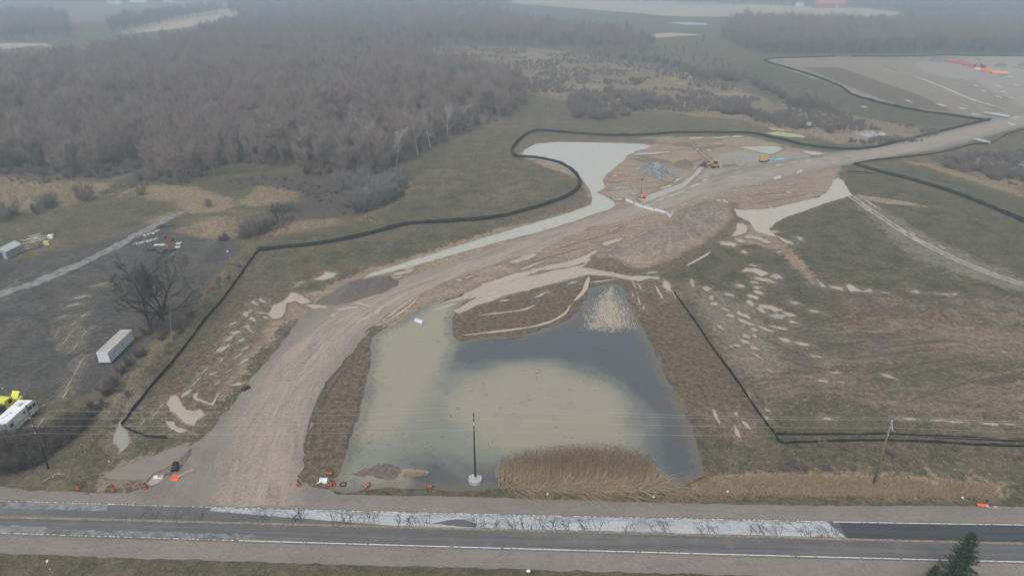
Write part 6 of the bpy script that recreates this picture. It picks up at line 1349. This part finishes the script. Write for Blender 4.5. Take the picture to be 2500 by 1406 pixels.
for yy in (-5.28, 5.28): MB().box((0, yy, 2.97), (2.6, .07, .14)).build('end_rail', white, e)
MB().box((-.63, -5.275, 1.72), (1.2, .04, 2.35)).build('door', tw_, e); MB().box((.63, -5.275, 1.72), (1.2, .04, 2.35)).build('door', tw_, e); MB().box((0, -5.1, .3), (2.4, .12, .2)).build('bumper', black, e)
for yy in (2.6, 3.8):
    for s_ in (-1, 1): MB().tube((s_ * .85, yy, .48), (s_ * 1.2, yy, .48), .48, .48, 16).build('wheel', black, e)
MB().box((0, 0, .38), (1.0, 9.8, .2)).build('chassis', black, e); MB().tube((-.8, -3.6, 0), (-.8, -3.6, .45), .06, .06, 6).tube((.8, -3.6, 0), (.8, -3.6, .45), .06, .06, 6).build('landing_leg', steel, e)

e = thing('motor_home', 'white motor home with striped side parked beside a lime yellow truck', 'motor home', (-95.2, 108.4, 0), R(0))
rv_w = MAT('rv_white', (.66, .67, .67), .35, .06, .6)
MB().prism([(-4.1, .55), (-4.1, 3.15), (3.45, 3.15), (3.95, 2.75), (4.25, 1.35), (4.15, .6)], 2.75).build('body', rv_w, e); MB().prism([(-4.12, 3.15), (-4.12, 3.24), (3.42, 3.24), (3.5, 3.15)], 2.80).build('roof', MAT('rv_roof', (.72, .73, .73), .5, .06), e)
MB().box((0, 0, 0), (2.35, .05, 1.05)).build('windscreen', glass, e); e.children[-1].location = (0, 4.09, 2.12); e.children[-1].rotation_euler = (R(12), 0, 0)
for yy, zz, w_, h_, nm in [(-3.2, 2.1, 1.0, .65, 'window'), (.55, 2.35, .55, .62, 'window'), (2.05, 2.2, 1.25, .8, 'window'), (3.35, 2.1, .85, .75, 'window')]:
    MB().box((1.385, yy, zz), (.03, w_, h_)).build(nm, glass, e); MB().box((-1.385, yy, zz), (.03, w_, h_)).build(nm, glass, e)
for zz, cc in ((1.45, MAT('tan_stripe', (.40, .27, .22), .5)), (1.22, MAT('brown_stripe', (.26, .19, .17), .5))):
    for s_ in (-1, 1): MB().box((s_ * 1.384, -.1, zz), (.025, 7.9, .10)).build('stripe', cc, e)
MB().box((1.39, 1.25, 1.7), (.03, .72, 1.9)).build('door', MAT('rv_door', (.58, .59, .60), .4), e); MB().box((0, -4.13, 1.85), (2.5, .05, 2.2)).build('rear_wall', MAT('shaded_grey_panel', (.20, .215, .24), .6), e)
MB().box((0, 1.6, 3.42), (.95, 1.1, .34), taper=(.85, .85)).build('air_conditioner', offw, e)
for yy, xx in ((2.7, .3), (-1.0, .1), (-2.6, -.35), (-1.8, -.2)): MB().box((xx, yy, 3.29), (.45, .45, .10), taper=(.8, .8)).build('roof_vent', offw, e)
MB().box((0, 4.28, .62), (2.6, .22, .32)).build('bumper', steel, e); MB().box((1.0, 4.24, 1.05), (.35, .06, .22)).build('headlight', steel, e); MB().box((-1.0, 4.24, 1.05), (.35, .06, .22)).build('headlight', steel, e); MB().box((0, 4.22, 1.02), (1.4, .06, .3)).build('grille', black, e)
for s_ in (-1, 1):
    for yy in (-1.9, -.95, 2.7):
        w_ = MB().tube((s_ * 1.05, yy, .42), (s_ * 1.36, yy, .42), .42, .42, 16).build('wheel', black, e); MB().tube((s_ * 1.34, yy, .42), (s_ * 1.39, yy, .42), .2, .2, 12).build('rim', steel, w_)
    MB().box((s_ * 1.62, 4.0, 2.0), (.18, .12, .4)).build('mirror', black, e)

lime = MAT('lime_yellow', (.60, .62, .06), .4, .08)
e = thing('truck', 'lime yellow truck cab with raised hood behind the motor home', 'truck', (-100.3, 113.2, 0), R(-8))
MB().prism([(-1.4, .8), (-1.4, 2.9), (.25, 2.95), (.75, 1.95), (.75, .8)], 2.2).build('cab', lime, e); MB().box((0, .56, 2.4), (1.9, .05, .75)).build('windscreen', glass, e); e.children[-1].data.transform(Matrix.Translation((0, 0, 0)))
for s_ in (-1, 1):
    MB().box((s_ * 1.115, -.2, 2.2), (.03, .85, .75)).build('window', glass, e)
    for yy in (1.6, -4.6, -3.2): MB().tube((s_ * .8, yy, .5), (s_ * 1.15, yy, .5), .5, .5, 16).build('wheel', black, e)
    MB().box((s_ * .95, 2.0, 1.15), (.5, 1.5, .5), 0, .3).build('fender', lime, e)
MB().prism([(.9, 1.0), (2.4, 2.6), (2.55, 2.45), (1.2, .85)], 1.6, Matrix.Translation((0, .35, 0))).build('hood', lime, e); MB().box((0, 1.5, .95), (.9, 1.4, .8)).build('engine', black, e); MB().box((0, -3.4, .85), (1.0, 5, .3)).build('chassis', black, e); MB().box((0, -3.6, 1.7), (2.3, 4.2, 1.3)).build('dump_box', MAT('dark_box', (.05, .05, .055), .7), e)

e = thing('shed', 'grey metal shed with a gable roof beside the junk heap', 'shed', (-154.3, 194.4, 0), R(-4))
MB().box((0, 0, 1.2), (3.7, 6.4, 2.4)).build('wall', MAT('shed_wall', (.27, .29, .31), .6, .12, 1), e)
def gable(px_, side):
    o = MB().add([(side * 2.1, -3.4, 2.32), (side * 2.1, 3.4, 2.32), (0, 3.4, 3.4), (0, -3.4, 3.4), (side * 2.1, -3.4, 2.4), (side * 2.1, 3.4, 2.4), (0, 3.4, 3.48), (0, -3.4, 3.48)], [(0, 1, 2, 3), (4, 5, 6, 7), (0, 1, 5, 4), (1, 2, 6, 5), (2, 3, 7, 6), (3, 0, 4, 7)]); return o.build('roof', MAT('shed_roof', (.40, .42, .43), .5, .1, 1), e)
gable(0, 1); gable(0, -1)
for yy in (-3.2, 3.2): MB().add([(-1.85, yy, 2.4), (1.85, yy, 2.4), (0, yy, 3.36), (-1.85, yy * .99, 2.4), (1.85, yy * .99, 2.4), (0, yy * .99, 3.36)], [(0, 1, 2), (3, 4, 5), (0, 1, 4, 3), (1, 2, 5, 4), (2, 0, 3, 5)]).build('gable', MAT('shed_wall'), e)
MB().box((-.2, -3.22, 1.05), (1.6, .06, 2.1)).build('door', MAT('dark_opening', (.05, .05, .055), .8), e)
rr = random.Random(3); pl_m = [MAT('bleached_plank', (.46, .42, .34), .9, .2), MAT('grey_plank', (.30, .28, .25), .9, .2)]
pa = [(72,588,.3),(78,586,.5),(84,583,.45),(90,581,.35),(86,579,.6),(95,580,.2),(100,583,.05),(104,586,.1),(97,589,-.15),(108,580,.25),(75,592,.15),(66,589,-.1),(92,592,.4),(60,611,.45),(52,614,.42),(112,584,.5)]
for i, (px, py, a_) in enumerate(pa): on('plank', MB().box((0, 0, 0), (rr.uniform(3, 5.2), .28, .12), 0), pl_m[i % 2], px, py, 'loose bleached plank in the fan of timber beside the shed', 'plank', a_, .25 + .12 * (i % 5), (0, rr.uniform(-.12, .12), a_), 'planks by the shed')
mb = MB()
for i in range(60): mb.tube((rr.uniform(-3, 3), rr.uniform(-1.8, 1.8), rr.uniform(.1, .9)), (rr.uniform(-3, 3), rr.uniform(-1.8, 1.8), rr.uniform(.1, 1.1)), .10, .05, 5)
on('scrap_heap', mb, MAT('scrap_wood', (.20, .175, .15), .9, .4), 82, 602, 'tangled heap of scrap timber and branches right of the shed', 'scrap heap', .3)
for px, py, s3, mt, lb in [(115, 597, (1.6, 1.1, 1.1), MAT('dull_yellow', (.50, .46, .16), .6), 'dull yellow box beside the scrap timber'), (125, 581.5, (1.5, 1.2, 1.1), white, 'white box standing behind the planks'), (55, 600, (.9, .7, .5), MAT('red_box', (.38, .08, .09), .6), 'small red crate against the shed end'), (66, 606, (1.4, .9, .7), MAT('tan_box', (.36, .27, .19), .8), 'tan crate in front of the scrap timber')]:
    x, y = at(px, py); e = thing('crate', lb, 'crate', (x, y, TZ(x, y)), .2); MB().box((0, 0, s3[2] / 2), s3).build('box', mt, e); MB().box((0, 0, s3[2] + .03), (s3[0] * 1.04, s3[1] * 1.04, .06)).build('lid', mt if mt is not white else MAT('rv_roof'), e)
for px, py, L_, a_, lb in [(16, 629.5, 1.9, -.05, 'nearest pale turquoise pipe lying in front of the shed'), (28, 624, 2.6, .55, 'second turquoise pipe lying along the shed'), (42, 617.5, 1.6, .3, 'third turquoise pipe by the shed wall'), (50, 615, 1.5, .15, 'farthest turquoise pipe by the shed')]: on('plastic_pipe', MB().pipe((-L_ / 2, 0, .2), (L_ / 2, 0, .2), .2, .16, 10), MAT('turquoise', (.42, .60, .62), .4), px, py, lb, 'pipe', a_)
for px, py, lb in [(383.0, 601, 'pale slab on the yard, left of the pair'), (397.0, 600.5, 'pale slab on the yard, right of the pair beside orange scrap'), (436.6, 597, 'pale slab on the yard, upper of the two at the right'), (434.5, 606, 'pale slab on the yard, lower of the two at the right')]:
    x, y = at(px, py); e = thing('concrete_slab', lb, 'slab', (x, y, 0), .15, 'pale slabs in the yard'); MB().box((0, 0, .42), (1.5, 1.2, .14)).build('top', MAT('pale_slab', (.58, .57, .53), .8, .1), e); MB().box((-.5, 0, .18), (.2, 1.1, .36)).box((.5, 0, .18), (.2, 1.1, .36)).build('bearer', MAT('dark_bearer', (.08, .075, .07), .9), e)
x, y = at(413, 588); e = thing('skip', 'rusty open skip lying at the edge of the tawny grass', 'skip', (x, y, 0), -.18)
mb = MB(); mb.box((0, .65, .65), (2.5, .08, 1.2)); mb.box((0, -.65, .5), (2.5, .08, .95)); mb.box((-1.2, 0, .75), (.08, 1.3, 1.5)); mb.box((1.2, 0, .4), (.08, 1.3, .7)); mb.build('side', MAT('rust', (.17, .075, .05), .85, .3), e); MB().box((0, 0, .12), (2.4, 1.3, .1)).build('floor', MAT('rust'), e)
mb = MB()
for i in range(60): t = rr.random(); mb.stone(((t - .5) * 5.6 + rr.uniform(-.5, .5), (t - .5) * 4.6 + rr.uniform(-1.0, 1.0), .12), rr.uniform(.12, .27), i)
o = on('rubble', mb, MAT('pale_rubble', (.50, .47, .43), .9, .4, 2), 357, 590, '', ''); del o['label']; del o['category']; o['kind'] = 'stuff'
for q, (px, py, w_, mt, lb) in enumerate([(369, 612, 1.3, black, 'pile of black tyres on the yard'), (396, 618, 1.6, black, 'left part of the black scrap on the yard'), (412, 613.5, 1.8, black, 'right part of the black scrap on the yard, by the slabs'), (407, 601, .5, orange, 'bit of orange scrap between the pale slabs'), (402, 555, 2.4, MAT('black_soil', (.045, .042, .046), .9), 'black ash heap beside the gravel track'), (548, 584, 1.6, MAT('black_soil'), 'black brush heap at the edge of the yard')]):
    mb = MB()
    for i in range(16): mb.stone((rr.uniform(-1, 1) * w_, rr.uniform(-.6, .6) * w_ * .8, rr.uniform(.05, .35)), rr.uniform(.15, .38) * min(1, w_), 70 + q * 20 + i)
    on('scrap_heap', mb, mt, px, py, lb, 'heap')
for q, (px, py) in enumerate([(375,571),(382,566),(388,563),(361,573),(354,576),(368,570)]): on('rubble_stone', MB().stone((0, 0, .15), .4, q), MAT('pale_rubble'), px, py, 'stone beside the gravel track above the rubble line', 'stone', q, 0, None, 'stones by the gravel track')

# ---- signs, timber, litter, small things
sg = MAT('sign_orange', (.80, .12, .05), .45, .06)
x, y = at(429, 1168); e = thing('road_sign', 'fallen orange work sign lying on its back beside the black pipe mouth', 'sign', (x, y, .12), R(-12)); e.rotation_euler = (R(10), 0, R(-12))
MB().box((0, 0, .06), (1.25, 1.25, .03)).build('panel', sg, e); MB().box((-.2, -.3, .082), (.22, .14, .01)).box((.15, .1, .082), (.5, .10, .01)).box((-.3, .2, .082), (.3, .08, .01)).build('symbol', MAT('sign_black', (.06, .015, .012), .5), e)
for dx, L_ in ((.1, 2.1), (.62, 1.9)): MB().tube((dx, .5, .03), (dx + L_ * .75, .5 + L_ * .85, .03), .05, .05, 6).build('leg', steel, e)
x, y = at(2398, 1234); e = thing('road_sign', 'fallen red orange sign with a grey post on the right hand verge', 'sign', (x, y, .10), R(-14)); MB().box((0, 0, .05), (1.5, .62, .03), R(8)).build('panel', sg, e); MB().box((1.9, .12, .05), (.55, .3, .03), R(20)).build('flag', MAT('faded_orange'), e); MB().tube((.4, -.2, .04), (2.6, -.25, .04), .04, .04, 6).build('post', steel, e); MB().box((.75, 0, .075), (.2, .6, .01)).build('stripe', white, e)
x, y = at(130, 1166); e = thing('timber_frame', 'broken cross of pale timber posts lying on the grass left of the drums', 'timber', (x, y, .15)); MB().tube((-1.0, -1.2, .1), (.9, .9, .3), .10, .10, 6).build('post', woodm, e); MB().tube((-.9, 1.0, .2), (.4, -.4, .25), .10, .10, 6).build('post', woodm, e); MB().tube((-.1, .35, .35), (1.8, .6, .2), .09, .09, 6).build('post', woodm, e)
for px, py, lb in [(144, 1099, 'left of two pale stakes leaning in the dark brush'), (156, 1092, 'right of two pale stakes leaning in the dark brush')]: on('stake', MB().tube((-.5, 0, .6), (.6, -.2, 1.8), .04, .04, 5), woodm, px, py, lb, 'stake')
x, y = at(1338, 262); e = thing('hunting_stand', 'dark table like stand at the top of the grassy slope', 'stand', (x, y, 0)); MB().box((0, 0, 1.5), (3.2, .5, .18)).build('top', black, e); MB().box((-1.4, 0, .7), (.15, .4, 1.4)).build('leg', black, e); MB().box((1.4, 0, .7), (.15, .4, 1.4)).build('leg', black, e)
x, y = at(1972, 314); e = thing('hunting_stand', 'grey box blind on legs in the marsh grass', 'stand', (x, y, 0)); MB().box((0, 0, 2.4), (2.6, 1.6, 1.6)).build('box', MAT('blind_grey', (.30, .30, .29), .8), e)
for a_, b_ in ((-1, -.6), (1, -.6), (-1, .6), (1, .6)): MB().tube((a_, b_, -.2), (a_, b_, 1.6), .09, .09, 5).build('leg', black, e)
x, y = at(1290, 1403); e = thing('survey_marker', 'white round marker plate on the near verge', 'marker', (x, y, 0)); MB().tube((0, 0, -.1), (0, 0, .8), .05, .05, 6).build('post', steel, e); MB().lathe([(.27, .78), (.3, .82), (.3, .86), (.2, .92)], 16).build('plate', white, e)
lit = MAT('litter_white', (.70, .70, .68), .6)
for q, (px, py, s_, mt, lb) in enumerate([(115,1370,.32,MAT('litter_yellow',(.62,.60,.22),.6),'crumpled yellow bag on the near verge'),(122,1389,.16,lit,'white scrap below the yellow bag'),(1337,1206,.36,lit,'white sheet of litter before the reed bed'),(1596,1213,.28,lit,'pale bottle at the foot of the fallen reeds'),(536,1357,.2,MAT('litter_blue',(.08,.22,.24),.6),'dark teal litter on the near shoulder'),(2350,1215,.3,lit,'white litter left of the fallen red sign'),(1776,1200,.26,lit,'white litter at the left end of the dry grass'),(216,1111,.16,lit,'white scrap on the grass by the left pool'),(266,1126,.2,lit,'pale stone on the grass above the left pool'),(2235,1216,.16,lit,'white scrap on the verge below the dry grass'),(2410,1222,.3,black,'black litter behind the fallen red sign'),(6,948,.25,lit,'white scrap at the left edge of the yard'),(36,963,.25,lit,'white scrap above the motor home'),(555,614,.55,lit,'white scrap by the berm above the yard'),(562,631,.35,lit,'pale scrap on the grass near the fence corner'),(107,991,.5,steel,'grey scrap metal in front of the motor home')]):
    on('litter', MB().stone((0, 0, .05), s_ * .6, 300 + q), mt, px, py, lb, 'litter', q)
x, y = at(600, 950); e = thing('drain_pipe', 'dark hollow of a drain pipe under the left edge of the haul road', 'pipe', (x, y, .15), R(-35)); MB().pipe((0, -.8, 0), (0, .8, 0), .5, .42, 16).build('barrel', black, e)
for q, pts in enumerate([[(1870,325),(1900,322),(1930,325),(1955,330),(1965,337),(1930,335),(1890,331)], [(1875,312),(1905,314),(1940,320),(1930,322),(1890,318)]]):
    sheet('spread_straw', rough(WP(pts), 1.0, 2.2, 3.5, 90 + q), .03, MAT('fresh_straw', (.36, .33, .185), .9, .3, .5))

# ------------------------------------------------------------------ haze: one even box of damp air round camera and site
hm = bpy.data.materials.new('haze_air'); hm.use_nodes = True; hn = hm.node_tree
for n_ in list(hn.nodes):
    if n_.type == 'BSDF_PRINCIPLED': hn.nodes.remove(n_)
pv = hn.nodes.new('ShaderNodeVolumePrincipled'); pv.inputs['Color'].default_value = (.72, .90, 1.0, 1); pv.inputs['Density'].default_value = HAZE_DENSITY
pv.inputs['Anisotropy'].default_value = .3
hn.links.new(pv.outputs[0], hn.nodes['Material Output'].inputs['Volume'])
hb = MB(); hb.box((0, 2450, 40), (7400, 5900, 84)); hz = hb.build('haze', hm, None, kind='stuff')
hz.visible_shadow = True
